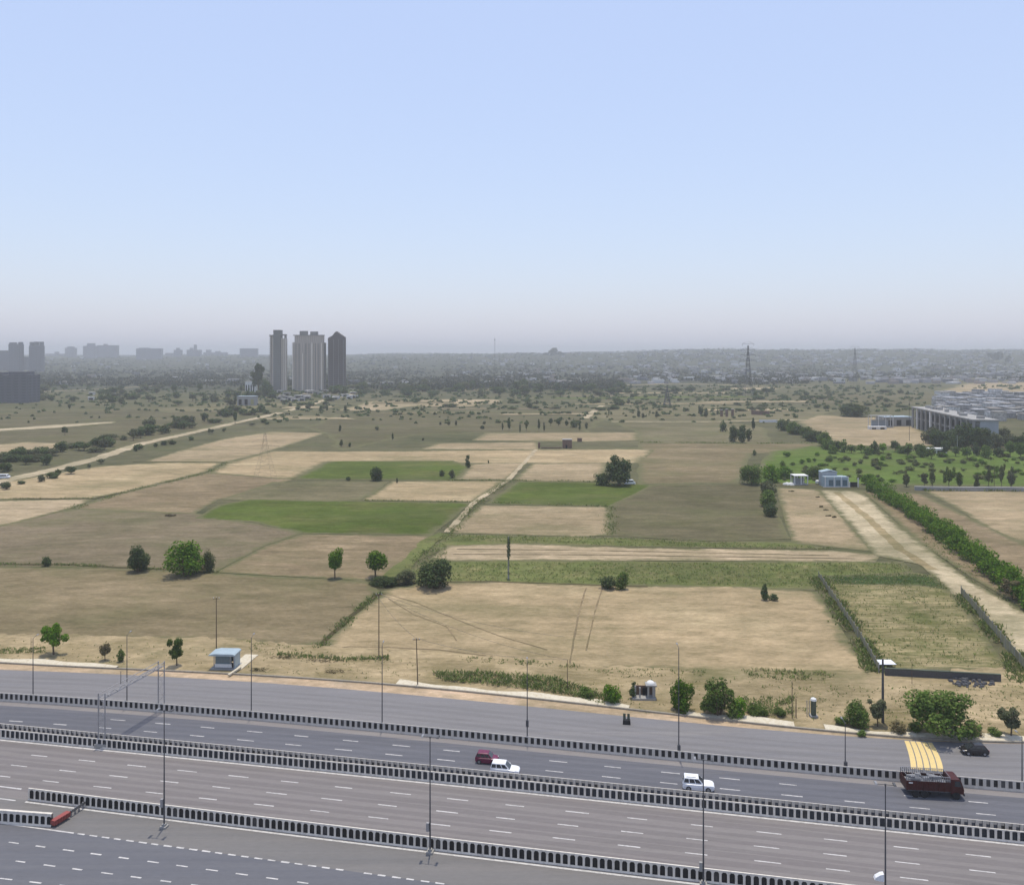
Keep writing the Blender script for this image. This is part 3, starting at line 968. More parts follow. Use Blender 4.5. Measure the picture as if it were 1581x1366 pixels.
barrier("crash_barrier", C_LL, -.3, -100, R(80, 1278).x, .86, .66, .10, .28, 1.28, 1.62, [M['white_c'], M['black']],
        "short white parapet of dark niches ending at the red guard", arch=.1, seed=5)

# ------------------------------------------------------------------ lamp posts
def lamp_post_plain(name, h, label, box_z=None):
    t = empty(name, (0, 0, 0), 0, label, "lamp post", "lamp posts behind the far parapet")
    m = MB(); m.tube((0, 0, .25), (0, 0, h), .095, .05, 8); m.build("pole", M['dsteel'], t)
    m = MB(); m.box((0, 0, .14), (.5, .5, .28)); m.build("base", M['concrete'], t)
    m = MB(); m.tube((0, 0, h - .05), (.0, 1.1, h + .18), .035, .03, 6); m.build("arm", M['dsteel'], t)
    m = MB(); m.box((0, 1.35, h + .18), (.22, .62, .10), taper=.7); m.build("lamp_head", M['steel'], t)
    if box_z:
        m = MB(); m.box((0, -.14, box_z), (.42, .3, .95)); m.build("junction_box", M['dsteel'], t)
    return t

for u, top, bx, lab in ((51, 985, None, "lamp post furthest left, before the open crowned verge tree"),
                        (196, 980, None, "tall lamp post standing across the thin beam of the gantry"),
                        (388, 984, None, "lamp post just right of the blue roofed shelter"),
                        (590, 996, None, "lamp post left of the leaning bare pole on the verge"),
                        (814, 1022, 3.2, "lamp post with a box low on its pole, behind the white car"),
                        (1048, 1000, 1.6, "lamp post crossing the two bushy trees of the verge"),
                        (1305, 1116, 1.4, "short lamp post below the grey green bush of the verge"),
                        (1578, 1137, None, "lamp post at the right edge near the black car")):
    x = R(u, 1100).x
    for _ in range(6):
        p = C_B1.off(x, -.9); uu = CX + F_PX * p.x / p.y
        x += (u - uu) / F_PX * p.y
    p = C_B1.off(x, -.9)
    vb = VH + (CAM_H - ZR) * F_PX / p.y
    h = (vb - top) * p.y / F_PX
    t = lamp_post_plain("lamp_post", h, lab, bx)
    t.location = (p.x, p.y, ZR)

def lamp_post_twin(name, u, vb, top, label):
    q = R(u, vb)
    h = (vb - top) * q.y / F_PX
    t = empty(name, (q.x, q.y, ZR), -ROT, label, "lamp post", "tall lamp posts beside the low parapet")
    m = MB(); m.tube((0, 0, .5), (0, 0, h), .105, .05, 10); m.build("pole", M['dsteel'], t)
    m = MB(); m.box((0, 0, .12), (.8, .8, .24)); m.box((0, 0, .37), (.45, .45, .26)); m.build("base", M['concrete'], t)
    m = MB(); m.tube((-.9, 0, h + .02), (.9, 0, h + .02), .04, .04, 6); m.tube((0, 0, h - .1), (0, 0, h + .1), .09, .09, 8); m.build("crossarm", M['dsteel'], t)
    for s in (-1, 1):
        m = MB(); m.box((s * .95, .18, h + .06), (.30, .75, .12), taper=.75); hd = m.build("lamp_head", M['steel'] if s < 0 else M['dsteel'], t)
        m = MB(); m.box((s * .95, .18, h - .012), (.22, .5, .02)); m.build("lens", M['lamp'], hd)
    if u > 1300:
        m = MB(); m.prism([(-1.15, 2.85), (-.2, 2.75), (-.2, 3.55), (-.55, 3.45), (-1.05, 3.1)], -.3, .3); m.build("floodlight", M['lamp'], t)
    else:
        m = MB(); m.box((-.28, -.05, 3.1 if u < 700 else 2.1), (.34, .26, 1.0)); m.build("junction_box", M['lsteel'] if u < 700 else M['concrete'], t)
    return t
lamp_post_twin("lamp_post", 253.5, 1277, 1097, "tall twin lamp post rising from the slip lane left of the gantry shadow's foot")
lamp_post_twin("lamp_post", 664, 1316, 1138, "tall twin lamp post in front of the white parapet, left of the cars")
lamp_post_twin("lamp_post", 1086, 1366, 1173, "thick twin lamp post whose top reaches just above the lone white car")
lamp_post_twin("lamp_post", 1367, 1398, 1211, "tall twin lamp post left of the maroon truck, foot out of frame")

# ------------------------------------------------------------------ sign gantry
def gantry():
    a, b = R(157, 1153), R(249, 1096)
    ha, hb = 7.7, 7.7
    mid = (a + b) / 2
    t = empty("overhead_gantry", (mid.x, mid.y, ZR), 0, "pale steel gantry spanning the middle carriageway, throwing a long shadow", "gantry")
    for p in (a, b):
        m = MB()
        c = p - mid; c.z = 0
        w = .5
        for sx in (-w, w):
            m.tube((c.x + sx, c.y, .3), (c.x + sx, c.y, ha + .5), .10, .10, 6)
        for k in range(7):
            z0 = .5 + k * 1.0
            s = 1 if k % 2 else -1
            m.tube((c.x - w * s, c.y, z0), (c.x + w * s, c.y, z0 + 1.0), .035, .035, 5)
        m.build("upright", M['lsteel'], t)
        m = MB(); m.box((c.x, c.y, .3), (1.9, .9, .6)); m.build("plinth", M['concrete'], t)
    ca, cb = a - mid, b - mid
    d = (cb - ca).normalized(); nn = Vector((d.y, -d.x, 0))
    m = MB()
    for o in (-.55, .55):
        for z in (ha - .25, ha + .35):
            m.tube(tuple(ca + nn * o + Vector((0, 0, z))), tuple(cb + nn * o + Vector((0, 0, z))), .055, .055, 6)
    N = 14
    for k in range(N):
        p, q = ca.lerp(cb, k / N), ca.lerp(cb, (k + 1) / N)
        s = .55 if k % 2 else -.55
        m.tube(tuple(p + nn * s + Vector((0, 0, ha - .25))), tuple(q - nn * s + Vector((0, 0, ha - .25))), .03, .03, 5)
        m.tube(tuple(p + nn * .55 + Vector((0, 0, ha - .25 if k % 2 else ha + .35))), tuple(q + nn * .55 + Vector((0, 0, ha + .35 if k % 2 else ha - .25))), .03, .03, 5)
    m.build("truss_beam", M['lsteel'], t)
    m = MB()
    K = 40
    for k in range(K):
        p = ca.lerp(cb, (k + .3) / K)
        q = ca.lerp(cb, (k + .75) / K)
        e = [p + nn * .45, q + nn * .45, q - nn * .45, p - nn * .45]
        for z, o in ((ha - .19, 1), (ha - .22, -1)):
            m.poly([(v.x, v.y, z) for v in (e if o < 0 else reversed(e))])
    m.build("walkway_grating", M['lsteel'], t)
    m = MB(); p = ca.lerp(cb, .3)
    m.tube((p.x, p.y, ha + .3), (p.x, p.y, ha + 2.3), .05, .04, 6)
    m.build("mast", M['dsteel'], t)
gantry()

# red crash cushion with its grey rail where the two low parapets meet
def crash_cushion():
    a, b = R(81, 1277), R(106, 1262)
    mid = (a + b) / 2
    d = b - a
    rz = math.atan2(d.y, d.x)
    L = d.length
    t = empty("crash_cushion", (mid.x, mid.y, ZR), rz, "red ribbed crash cushion at the end of the short white parapet", "guard")
    m = MB(); m.box((0, 0, .62), (L, .75, .5)); m.box((0, 0, .30), (L * .96, .6, .14)); m.build("shell", M['redguard'], t)
    m = MB()
    for k in range(6):
        m.box((-L / 2 + (k + .5) * L / 6, -.41, .62), (.10, .07, .62))
    m.build("rib", M['redguard'], t)
    for s in (-.8, .8):
        m = MB(); m.box((L * .4 * s, 0, .115), (.2, .5, .23)); m.build("foot", M['dsteel'], t)
    a, b = R(109, 1261), R(131, 1246)
    mid = (a + b) / 2; d = b - a; L = d.length
    t = empty("guard_rail", (mid.x, mid.y, ZR), math.atan2(d.y, d.x), "grey guard rail between the red crash cushion and the long parapet", "rail")
    m = MB()
    m.prism([(-L / 2, .50), (L / 2, .50), (L / 2, .80), (-L / 2, .80)], -.06, .02)
    m.box((0, -.10, .65), (L, .08, .08))
    m.build("beam", M['dsteel'], t)
    for k in range(4):
        m = MB(); m.box((-L / 2 + .2 + k * (L - .4) / 3, .12, .4), (.14, .16, .8)); m.build("post", M['steel'], t)
crash_cushion()

# ------------------------------------------------------------------ vehicles
def wheel(parent, x, y, r, w=.22, rim='steel'):
    s = -1 if y < 0 else 1
    m = MB(); m.tube((x, y - w / 2, r), (x, y + w / 2, r), r, r, 18); wh = m.build("wheel", M['tyre'], parent)
    rimm = M[rim]
    m = MB(); m.tube((x, y + s * w / 2, r), (x, y + s * (w / 2 + .02), r), r * .6, r * .55, 12); m.build("rim", rimm, wh)

def car(loc, rz, L, Wd, H, paint, label, cab=(.02, .16, .62, .80), belt=.56, hood=.5, roof_rail=False, round_tail=False):
    """x forward. cab: rear bottom, rear top, front top, front bottom as fractions of the length from the tail"""
    t = empty("car", loc, rz, label, "car")
    hw = Wd / 2
    zb = belt * H
    zh = hood * H
    clear = .20
    xr, xf = -L / 2, L / 2
    X = lambda f: xr + L * f
    # lower body, stations along x: (x, half width, z bottom, z top)
    stn = [(X(0), .86, .42, zb * .86), (X(.03), .94, .30, zb), (X(.2), 1, clear, zb), (X(.6), 1, clear, zb), (X(cab[3] - .02), 1, clear, zb * .985),
           (X(.86), .97, clear, zh), (X(.95), .90, .28, zh * .93), (X(1), .74, .40, zh * .76)]
    V, F = [], []
    for x, k, z0, z1 in stn:
        w = hw * k
        ring = [(-w * .96, z0), (-w, z0 + (z1 - z0) * .5), (-w * .95, z1 - .04), (-w * .86, z1), (w * .86, z1), (w * .95, z1 - .04), (w, z0 + (z1 - z0) * .5), (w * .96, z0)]
        V += [(x, y, z) for y, z in ring]
    for i in range(len(stn) - 1):
        for j in range(8):
            k = (j + 1) % 8
            F.append((8 * i + j, 8 * i + k, 8 * i + 8 + k, 8 * i + 8 + j))
    F.append(tuple(reversed(range(8)))); F.append(tuple(range(8 * len(stn) - 8, 8 * len(stn))))
    body = link("body", new_mesh("body", V, F, [paint]), t)
    # cabin frustum with a rounded roof
    rb, rt, ft, fb = (X(c) for c in cab)
    wb, wt = hw * .90, hw * .74
    zt = H - .03
    P = [(rb, wb, zb - .02), (fb, wb, zb - .02), (ft, wt, zt - .03), (rt, wt, zt - .03)]
    m = MB()
    lo = [(rb, -wb, zb - .02), (fb, -wb, zb - .02), (fb, wb, zb - .02), (rb, wb, zb - .02)]
    up = [(rt, -wt, zt - .05), (ft, -wt, zt - .05), (ft, wt, zt - .05), (rt, wt, zt - .05)]
    rf = [(rt + .12, -wt + .12, zt + .03), (ft - .15, -wt + .12, zt + .02), (ft - .15, wt - .12, zt + .02), (rt + .12, wt - .12, zt + .03)]
    for a, b in ((lo, up), (up, rf)):
        for i in range(4):
            j = (i + 1) % 4
            m.poly([a[i], a[j], b[j], b[i]])
    m.poly(rf)
    m.build("cabin", paint, t)
    def pane(q, inset, off, nm):
        c = sum((Vector(p) for p in q), Vector()) / 4
        n = (Vector(q[1]) - Vector(q[0])).cross(Vector(q[3]) - Vector(q[0])).normalized()
        pts = [Vector(p).lerp(c, inset) + n * off for p in q]
        mm = MB(); mm.poly(pts); mm.build(nm, M['glass'], t)
    pane([lo[1], lo[2], up[2], up[1]], .10, .012, "windscreen")
    pane([lo[3], lo[0], up[0], up[3]], .18, .012, "rear_window")
    for s in (0, 1):
        a, b, c, d = (lo[0], lo[1], up[1], up[0]) if s == 0 else (lo[2], lo[3], up[3], up[2])
        a, b, c, d = Vector(a), Vector(b), Vector(c), Vector(d)
        for f0, f1 in ((.04, .30), (.34, .62), (.66, .93)):
            q = [a.lerp(b, f0), a.lerp(b, f1), d.lerp(c, f1), d.lerp(c, f0)]
            q = [q[0].lerp(q[3], .22), q[1].lerp(q[2], .22), q[2].lerp(q[1], .14), q[3].lerp(q[0], .14)]
            pane(q, .02, .012, "side_window")
    r = .17 * H + .05
    for x in (X(.19), X(.80)):
        for s in (-1, 1):
            wheel(t, x, s * (hw - .10), r)
    for s in (-1, 1):
        m = MB(); m.box((X(.955), s * hw * .66, zh * .78), (.16, .34, .14)); m.build("headlight", M['lamp'], t)
        m = MB(); m.box((X(.012), s * hw * .72, zb * .86), (.08, .22, .20)); m.build("tail_light", M['redguard'], t)
        m = MB(); m.box((X(cab[3] - .07), s * (hw + .08), zb + .06), (.12, .2, .14)); m.build("mirror", paint, t)
    m = MB(); m.box((X(.985), 0, .42), (.12, Wd * .62, .16)); m.build("bumper", M['dsteel'], t)
    if roof_rail:
        for s in (-1, 1):
            m = MB(); m.tube((rt + .25, s * (wt - .1), zt + .09), (ft - .3, s * (wt - .1), zt + .08), .025, .025, 6); m.build("roof_rail", M['dsteel'], t)
    return t

def on_road(u, v):
    q = R(u, v)
    return (q.x, q.y, ZR + .005)
car(on_road(780, 1194), -ROT * .9, 4.1, 1.75, 1.75, M['carwhite'], "white car with a dark windscreen just in front of the dark red car", cab=(.0, .06, .52, .70), belt=.56, hood=.54)
car(on_road(1078, 1217.5), -ROT * .9, 4.25, 1.78, 1.80, M['carwhite'], "lone white car with roof rails below the bushy verge trees", cab=(.0, .06, .50, .68), belt=.55, hood=.54, roof_rail=True)
car(on_road(752, 1176), -ROT * .9, 3.3, 1.6, 1.55, M['carred'], "dark red car partly hidden behind the white car", cab=(.0, .10, .58, .76), belt=.58, hood=.54)
car(on_road(1504, 1163), math.pi - ROT * .6, 3.75, 1.65, 1.52, M['carblack'], "black rounded hatchback on the service road beside the footpath", cab=(.03, .16, .58, .84), belt=.58, hood=.52)

def truck():
    q = R(1441, 1228)
    L, Wd = 7.4, 2.35
    t = empty("truck", (q.x, q.y + .4, ZR + .005), -ROT * .6, "dark maroon open truck passing in front of the yellow bars", "truck")
    x0, x1 = -L / 2, L / 2
    hw = Wd / 2
    # cargo bed: floor and four sided box with panelled walls
    bx1 = x1 - 1.75
    m = MB(); m.box(((x0 + bx1) / 2, 0, .98), (bx1 - x0, Wd - .04, .14)); m.build("bed_floor", M['dsteel'], t)
    for s in (-1, 1):
        m = MB(); m.box(((x0 + bx1) / 2, s * (hw - .04), 1.65), (bx1 - x0, .08, 1.2))
        for k in range(9):
            m.box((x0 + .1 + k * (bx1 - x0 - .2) / 8, s * (hw + .02), 1.65), (.10, .05, 1.24))
        m.build("side_board", M['truckred'], t)
    m = MB(); m.box((x0 + .04, 0, 1.65), (.08, Wd - .18, 1.2)); m.build("tailboard", M['truckred'], t)
    m = MB(); m.box((bx1 - .04, 0, 1.85), (.08, Wd - .18, 1.6)); m.build("headboard", M['truckred'], t)
    # cage of grey rails over the bed
    m = MB()
    for s in (-1, 1):
        for z in (2.5, 2.95):
            m.tube((x0 + .06, s * (hw - .06), z), (bx1 - .06, s * (hw - .06), z), .035, .035, 6)
        for k in range(22):
            xx = x0 + .06 + k * (bx1 - x0 - .12) / 21
            m.box((xx, s * (hw - .06), 2.6), (.11, .05, .72))
    for k in range(7):
        xx = x0 + .06 + k * (bx1 - x0 - .12) / 6
        m.tube((xx, -hw + .06, 2.97), (xx, hw - .06, 2.97), .03, .03, 5)
    m.build("cage_rail", M['steel'], t)
    m = MB()
    rng = random.Random(2)
    for k in range(34):
        m.box((rng.uniform(x0 + .5, bx1 - .5), rng.uniform(-.8, .8), rng.uniform(1.3, 2.25)), (rng.uniform(.6, 1.4), rng.uniform(.25, .5), rng.uniform(.12, .3)), rz=rng.uniform(-.4, .4))
    m.build("load", M['steel'], t)
    # cab
    prof = [(bx1 + .06, .75), (x1 - .05, .75), (x1, 1.3), (x1 - .12, 1.75), (x1 - .42, 2.55), (x1 - .62, 2.68), (bx1 + .06, 2.68)]
    m = MB(); m.prism([(x, z) for x, z in prof], -hw + .05, hw - .05); cab = m.build("cab", M['truckred'], t)
    m = MB(); y = hw - .18
    m.poly([(x1 - .125 + .012, -y, 1.80), (x1 - .125 + .012, y, 1.80), (x1 - .40 + .012, y, 2.50), (x1 - .40 + .012, -y, 2.50)]); m.build("windscreen", M['glass'], cab)
    for s in (-1, 1):
        yy = s * (hw - .05 + .012)
        pts = [(bx1 + .55, yy, 1.75), (x1 - .32, yy, 1.75), (x1 - .55, yy, 2.45), (bx1 + .55, yy, 2.45)]
        m = MB(); m.poly(pts if s < 0 else pts[::-1]); m.build("side_window", M['glass'], cab)
        m = MB(); m.box((x1 - .01, s * .8, 1.02), (.10, .30, .22)); m.build("headlight", M['lamp'], cab)
    m = MB(); m.box((x1 + .02, 0, .68), (.16, Wd - .1, .28)); m.build("bumper", M['dsteel'], t)
    m = MB()
    for s in (-1, 1):
        m.box((0, s * .42, .80), (L - .3, .12, .2))
    m.build("chassis", M['dark'], t)
    m = MB()
    m.box((x0 + 1.8, -hw + .02, 1.30), (.7, .03, .22)); m.box((x0 + 2.9, -hw + .02, 1.30), (.55, .03, .22)); m.box((x0 + .55, -hw - .05, 2.0), (.5, .03, .16))
    m.build("reflector_plate", M['white'], t)
    for x in (x0 + 1.2, x0 + 2.35, x1 - 1.0):
        for s in (-1, 1):
            wheel(t, x, s * (hw - .2), .50, .36, 'dark')
    for s in (-1, 1):
        m = MB(); m.box((x0 + 3.7, s * (hw - .25), .70), (1.1, .4, .42)); m.build("side_tank", M['dark'], t)
truck()

def barricade():
    q = R(967.5, 1117)
    t = empty("road_barricade", (q.x, q.y, ZR + .004), -.15, "small dark block with two upright grey boards standing on the service road", "barricade")
    m = MB(); m.box((0, 0, .35), (1.25, .7, .7), taper=.92); m.build("base", M['black'], t)
    for x in (-.36, .30):
        m = MB(); m.box((x, .1, 1.15), (.42, .08, .9)); m.build("board", M['tarp'], t)
    m = MB(); m.tube((-.55, .1, 1.5), (.5, .1, 1.5), .03, .03, 6); m.build("rail", M['steel'], t)
barricade()

# ------------------------------------------------------------------ trees and bushes
def leaf_quads(P, N, size, rng):
    """random leaf-clump quads centred at P facing roughly N"""
    n = len(P)
    d = N + rng.normal(0, .55, (n, 3))
    d /= np.linalg.norm(d, axis=1, keepdims=True) + 1e-9
    a = np.cross(d, rng.normal(0, 1, (n, 3)))
    a /= np.linalg.norm(a, axis=1, keepdims=True) + 1e-9
    b = np.cross(d, a)
    s = size * rng.uniform(.55, 1.25, (n, 1))
    e = rng.uniform(.55, 1.0, (n, 1))
    bend = d * s * rng.uniform(-.25, .25, (n, 1))
    return np.stack([P - a * s, P - b * s * e + bend, P + a * s, P + b * s * e + bend], axis=1)

def crown_data(name, blobs, count, leaf, seed, mat, fill=.55):
    rng = np.random.default_rng(seed)
    vol = np.array([b[3] * b[4] * b[5] for b in blobs]) ** (2 / 3)
    cnt = np.maximum(8, (count * vol / vol.sum()).astype(int))
    Q = []
    for (cx, cy, cz, rx, ry, rz), c in zip(blobs, cnt):
        u = rng.normal(0, 1, (c, 3)); u /= np.linalg.norm(u, axis=1, keepdims=True)
        r = np.where(rng.random((c, 1)) < fill, rng.uniform(.86, 1.08, (c, 1)), rng.uniform(.35, .95, (c, 1)))
        P = np.array([[cx, cy, cz]]) + u * r * np.array([[rx, ry, rz]])
        P[:, 2] = np.maximum(P[:, 2], .015)
        Q.append(leaf_quads(P, u * .8 + np.array([[0, 0, .35]]), leaf, rng))
    return quads_mesh(name, np.concatenate(Q), [mat])

def make_blobs(kind, rng):
    B = []
    if kind == 'round':
        for k in range(13):
            a = rng.uniform(0, 6.28); r = rng.uniform(.0, .26); z = rng.uniform(.38, .80)
            s = rng.uniform(.15, .22)
            B.append((r * math.cos(a), r * math.sin(a), z, s, s, s * .9))
        B.append((0, 0, .58, .33, .33, .30))
    elif kind == 'lolly':
        for k in range(11):
            a = rng.uniform(0, 6.28); r = rng.uniform(.05, .28); z = rng.uniform(.45, .82)
            s = rng.uniform(.14, .21)
            B.append((r * math.cos(a), r * math.sin(a), z, s, s, s * .8))
        B.append((0, 0, .64, .30, .30, .25))
    elif kind == 'bush':
        for k in range(15):
            a = rng.uniform(0, 6.28); r = rng.uniform(.05, .33); z = rng.uniform(.12, .74) * (1.05 - r)
            s = rng.uniform(.13, .22)
            B.append((r * math.cos(a), r * math.sin(a), z + .06, s, s, s * 1.05))
        B.append((0, 0, .38, .36, .36, .36))
    elif kind == 'open':
        for k in range(16):
            a = rng.uniform(0, 6.28); r = rng.uniform(.08, .37); z = rng.uniform(.3, .9)
            s = rng.uniform(.08, .15)
            B.append((r * math.cos(a), r * math.sin(a), z, s, s, s * .8))
        B.append((0, 0, .55, .22, .22, .25))
    elif kind == 'tall':
        for k in range(14):
            z = rng.uniform(.15, .92); a = rng.uniform(0, 6.28)
            r = .26 * (1.1 - z * .7) * rng.uniform(.1, 1)
            s = rng.uniform(.13, .22) * (1.15 - z * .5)
            B.append((r * math.cos(a), r * math.sin(a), z, s, s, s * .6))
        B.append((0, 0, .45, .25, .25, .35))
    elif kind == 'spread':
        for k in range(18):
            a = rng.uniform(0, 6.28); r = rng.uniform(.1, .38); z = rng.uniform(.22, .80) * (1.08 - r * .6)
            s = rng.uniform(.10, .17)
            B.append((r * math.cos(a), r * math.sin(a), z, s, s, s * 1.15))
        B.append((.05, 0, .48, .30, .30, .30)); B.append((-.2, 0, .38, .2, .2, .24))
    return B

def trunk_data(kind, seed, mat):
    rng = random.Random(seed)
    mb = MB()
    if kind in ('bush', 'spread'):
        for k in range(5):
            a = rng.uniform(0, 6.28)
            p = (0.05 * math.cos(a), .05 * math.sin(a), -.04)
            q = (.22 * math.cos(a), .22 * math.sin(a), rng.uniform(.4, .6))
            mb.tube(p, q, .022, .010, 6)
    else:
        top = .62 if kind != 'tall' else .85
        pts = [(0, 0, -.04), (rng.uniform(-.02, .02), rng.uniform(-.02, .02), .22), (rng.uniform(-.04, .04), rng.uniform(-.04, .04), top)]
        mb.tube(pts[0], pts[1], .034, .026, 8)
        mb.tube(pts[1], pts[2], .026, .010, 8)
        for k in range(5):
            a = rng.uniform(0, 6.28); z0 = rng.uniform(.2, .45)
            mb.tube((pts[1][0], pts[1][1], z0), (.24 * math.cos(a), .24 * math.sin(a), z0 + rng.uniform(.15, .32)), .014, .005, 6)
    return new_mesh("trunk", mb.v, mb.f, [mat], mb.m)

_protos = {}
def proto(kind, matname, var, count, leaf):
    key = (kind, matname, var, count)
    if key not in _protos:
        s = hash((len(kind) * 7 + ord(kind[0]), len(matname), var, count)) % 10000
        rng = random.Random(s)
        _protos[key] = (crown_data("crown", make_blobs(kind, rng), count, leaf, s, M[matname]), trunk_data(kind, s, M['wood']))
    return _protos[key]

def plant(name, u, v, wpx, hpx, kind, matname, label, cat, group=None, var=0, count=None, z=0.0, rz=None, leafk=1.0):
    """a tree or bush whose foot is at photo pixel (u, v), wpx by hpx pixels"""
    q = G(u, v, z)
    w, h = wpx * mpp(v), hpx * mpp(v)
    big = max(wpx, hpx)
    if count is None:
        count = 6500 if big > 70 else 3600 if big > 38 else 1500 if big > 22 else 420
    leaf = {6500: .024, 3600: .030, 1500: .044, 420: .075}.get(count, .05) * leafk
    crown, trunk = proto(kind, matname, var, count, leaf)
    t = empty(name, (q[0], q[1], z), rz if rz is not None else random.uniform(0, 6.28), label, cat, group)
    t.scale = (w, w, h)
    isb = kind in ('bush', 'spread') or cat == 'bush'
    link("stems" if isb else "trunk", trunk, t)
    link("foliage" if isb else "crown", crown, t)
    return t

Z1 = .29
# beside the highway
plant("tree", 83, 1010, 44, 52, 'open', 'leafvivid', "leafy green tree with open crown on the verge at far left", "tree", var=1, z=Z1)
plant("bush", 162, 1019, 22, 29, 'round', 'leafdry', "small dry brown bush on the verge beside a smaller green one", "bush", var=1, z=Z1)
plant("bush", 187, 1021, 16, 22, 'bush', 'leaf', "smallest green bush on the verge beside the dry brown one", "bush", var=2, z=Z1)
plant("tree", 273, 1027, 32, 44, 'open', 'leaf', "narrow uneven green tree on the verge left of the blue roofed shelter", "tree", var=3, z=Z1)
plant("bush", 945, 1085, 38, 36, 'bush', 'leafvivid', "green bush on the footpath edge left of the small roadside hut", "bush", var=3, z=Z1)
plant("bush", 1053, 1097, 44, 58, 'bush', 'leafvivid', "dense upright green bush right of the small roadside hut", "bush", var=4, z=Z1)
plant("tree", 1109, 1104, 62, 60, 'spread', 'leaf', "wide leafy bush-like tree right of the dense upright bush", "tree", var=5, z=Z1)
plant("bush", 1139, 1105, 34, 34, 'bush', 'leafvivid', "smaller bush touching the right side of the wide leafy tree", "bush", var=6, z=Z1)
plant("bush", 1323, 1120, 48, 44, 'bush', 'leaf', "green bush on the verge left of the tall dark post", "bush", var=7, z=Z1)
plant("bush", 1355, 1121, 34, 42, 'open', 'leafgrey', "thin grey green bush at the foot of the tall dark post", "bush", var=8, z=Z1)
plant("tree", 1449, 1133, 112, 80, 'spread', 'leaf', "largest spreading green tree on the verge, below the dark beam", "tree", var=9, z=Z1)
plant("bush", 1561, 1137, 46, 48, 'open', 'leafgrey', "pale thin bush on the verge at the right edge", "bush", var=10, z=Z1)
plant("bush", 1385, 1132, 30, 22, 'bush', 'leafdry', "low dry bush hugging the left foot of the largest verge tree", "bush", var=11, z=Z1)
plant("bush", 1500, 1134, 34, 22, 'bush', 'leafdry', "low straw coloured bush right of the largest verge tree", "bush", var=12, z=Z1)
plant("bush", 1330, 1136, 18, 10, 'bush', 'leaf', "low weed tuft growing on the kerb by the service road", "bush", var=13, z=Z1)
for u, v, w, h, lab in ((1412, 1130, 26, 16, "low green weeds filling the gap left of the largest verge tree"), (1300, 1118, 24, 14, "low weed clump left of the verge bush by the thick post"),
                        (1535, 1136, 26, 14, "low weed clump between the largest verge tree and the pale bush"), (1170, 1102, 40, 14, "low green weeds right of the small bush pair on the verge"),
                        (1205, 1104, 26, 12, "low weeds left of the slim dark pole on the verge"), (905, 1076, 30, 16, "low green growth left of the footpath edge bush")):
    plant("bush", u, v, w, h, 'bush', 'leaf', lab, "bush", var=u % 5, z=Z1)
# in the fields
plant("bush", 215, 882, 44, 44, 'bush', 'leafdark', "dark round bush left of the biggest bush on the field ditch", "bush", var=14)
plant("bush", 285, 889, 70, 57, 'bush', 'leafvivid', "biggest round green bush on the field ditch", "bush", var=15)
plant("bush", 323, 883, 26, 40, 'bush', 'leafpale', "pale thin bush leaning on the biggest round bush's right side", "bush", var=16)
plant("bush", 71, 874, 18, 19, 'bush', 'leafdark', "lone small dark bush on the ditch at far left", "bush", var=17)
plant("tree", 517, 893, 35, 49, 'lolly', 'leafvivid', "small tree with round crown on a bare trunk in the brown field", "tree", var=18)
plant("tree", 580, 892, 46, 46, 'round', 'leafvivid', "round ball-like green tree at the end of the grassy bank", "tree", var=19)
plant("bush", 673, 907, 68, 54, 'bush', 'leafdark', "broad dark bush at the foot of the grassy bank", "bush", var=20)
plant("bush", 628, 901, 40, 26, 'bush', 'leafgrey', "low grey green bush between the round tree and the broad dark bush", "bush", var=21)
plant("bush", 592, 903, 54, 14, 'bush', 'leafdark', "flat dark scrub under the round ball-like tree", "bush", var=22)
plant("bush", 940, 909, 34, 24, 'bush', 'leafdark', "left dark bush of the pair on the lower weedy strip", "bush", var=23)
plant("bush", 960, 910, 26, 32, 'bush', 'leaf', "taller right bush of the pair on the lower weedy strip", "bush", var=24)
plant("bush", 1180, 927, 20, 28, 'tall', 'leafdark', "lone small dark bush in the largest bare field", "bush", var=25)
plant("bush", 1194, 927, 18, 12, 'bush', 'leafdark', "low clump beside the lone dark bush in the largest bare field", "bush", var=26)
plant("tree", 955, 749, 54, 54, 'spread', 'leafdark', "large lone dark tree in the middle of the plain with a white van below", "tree", var=27, count=3600)
plant("tree", 932, 749, 30, 24, 'bush', 'leafdark', "low dark skirt of growth left of the large lone dark tree", "tree", var=28)
plant("bush", 582, 742, 26, 25, 'bush', 'leafdark', "largest bush in the green field in the middle of the plain", "bush", var=29)
plant("bush", 722, 722, 13, 20, 'tall', 'leafdark', "upright bush at the right corner of the green field", "bush", var=30)
plant("bush", 683, 735, 11, 13, 'bush', 'leafdark', "left bush of the small pair in the green field", "bush", var=31)
plant("bush", 698, 738, 12, 15, 'bush', 'leafgrey', "right bush of the small pair in the green field", "bush", var=32)
plant("bush", 538, 742, 10, 8, 'bush', 'leafdark', "tiny bush at the left of the green field", "bush", var=33)
plant("bush", 613, 746, 6, 10, 'tall', 'leafgrey', "tiny thin shrub on the upper edge of the bare central field", "bush", var=34)
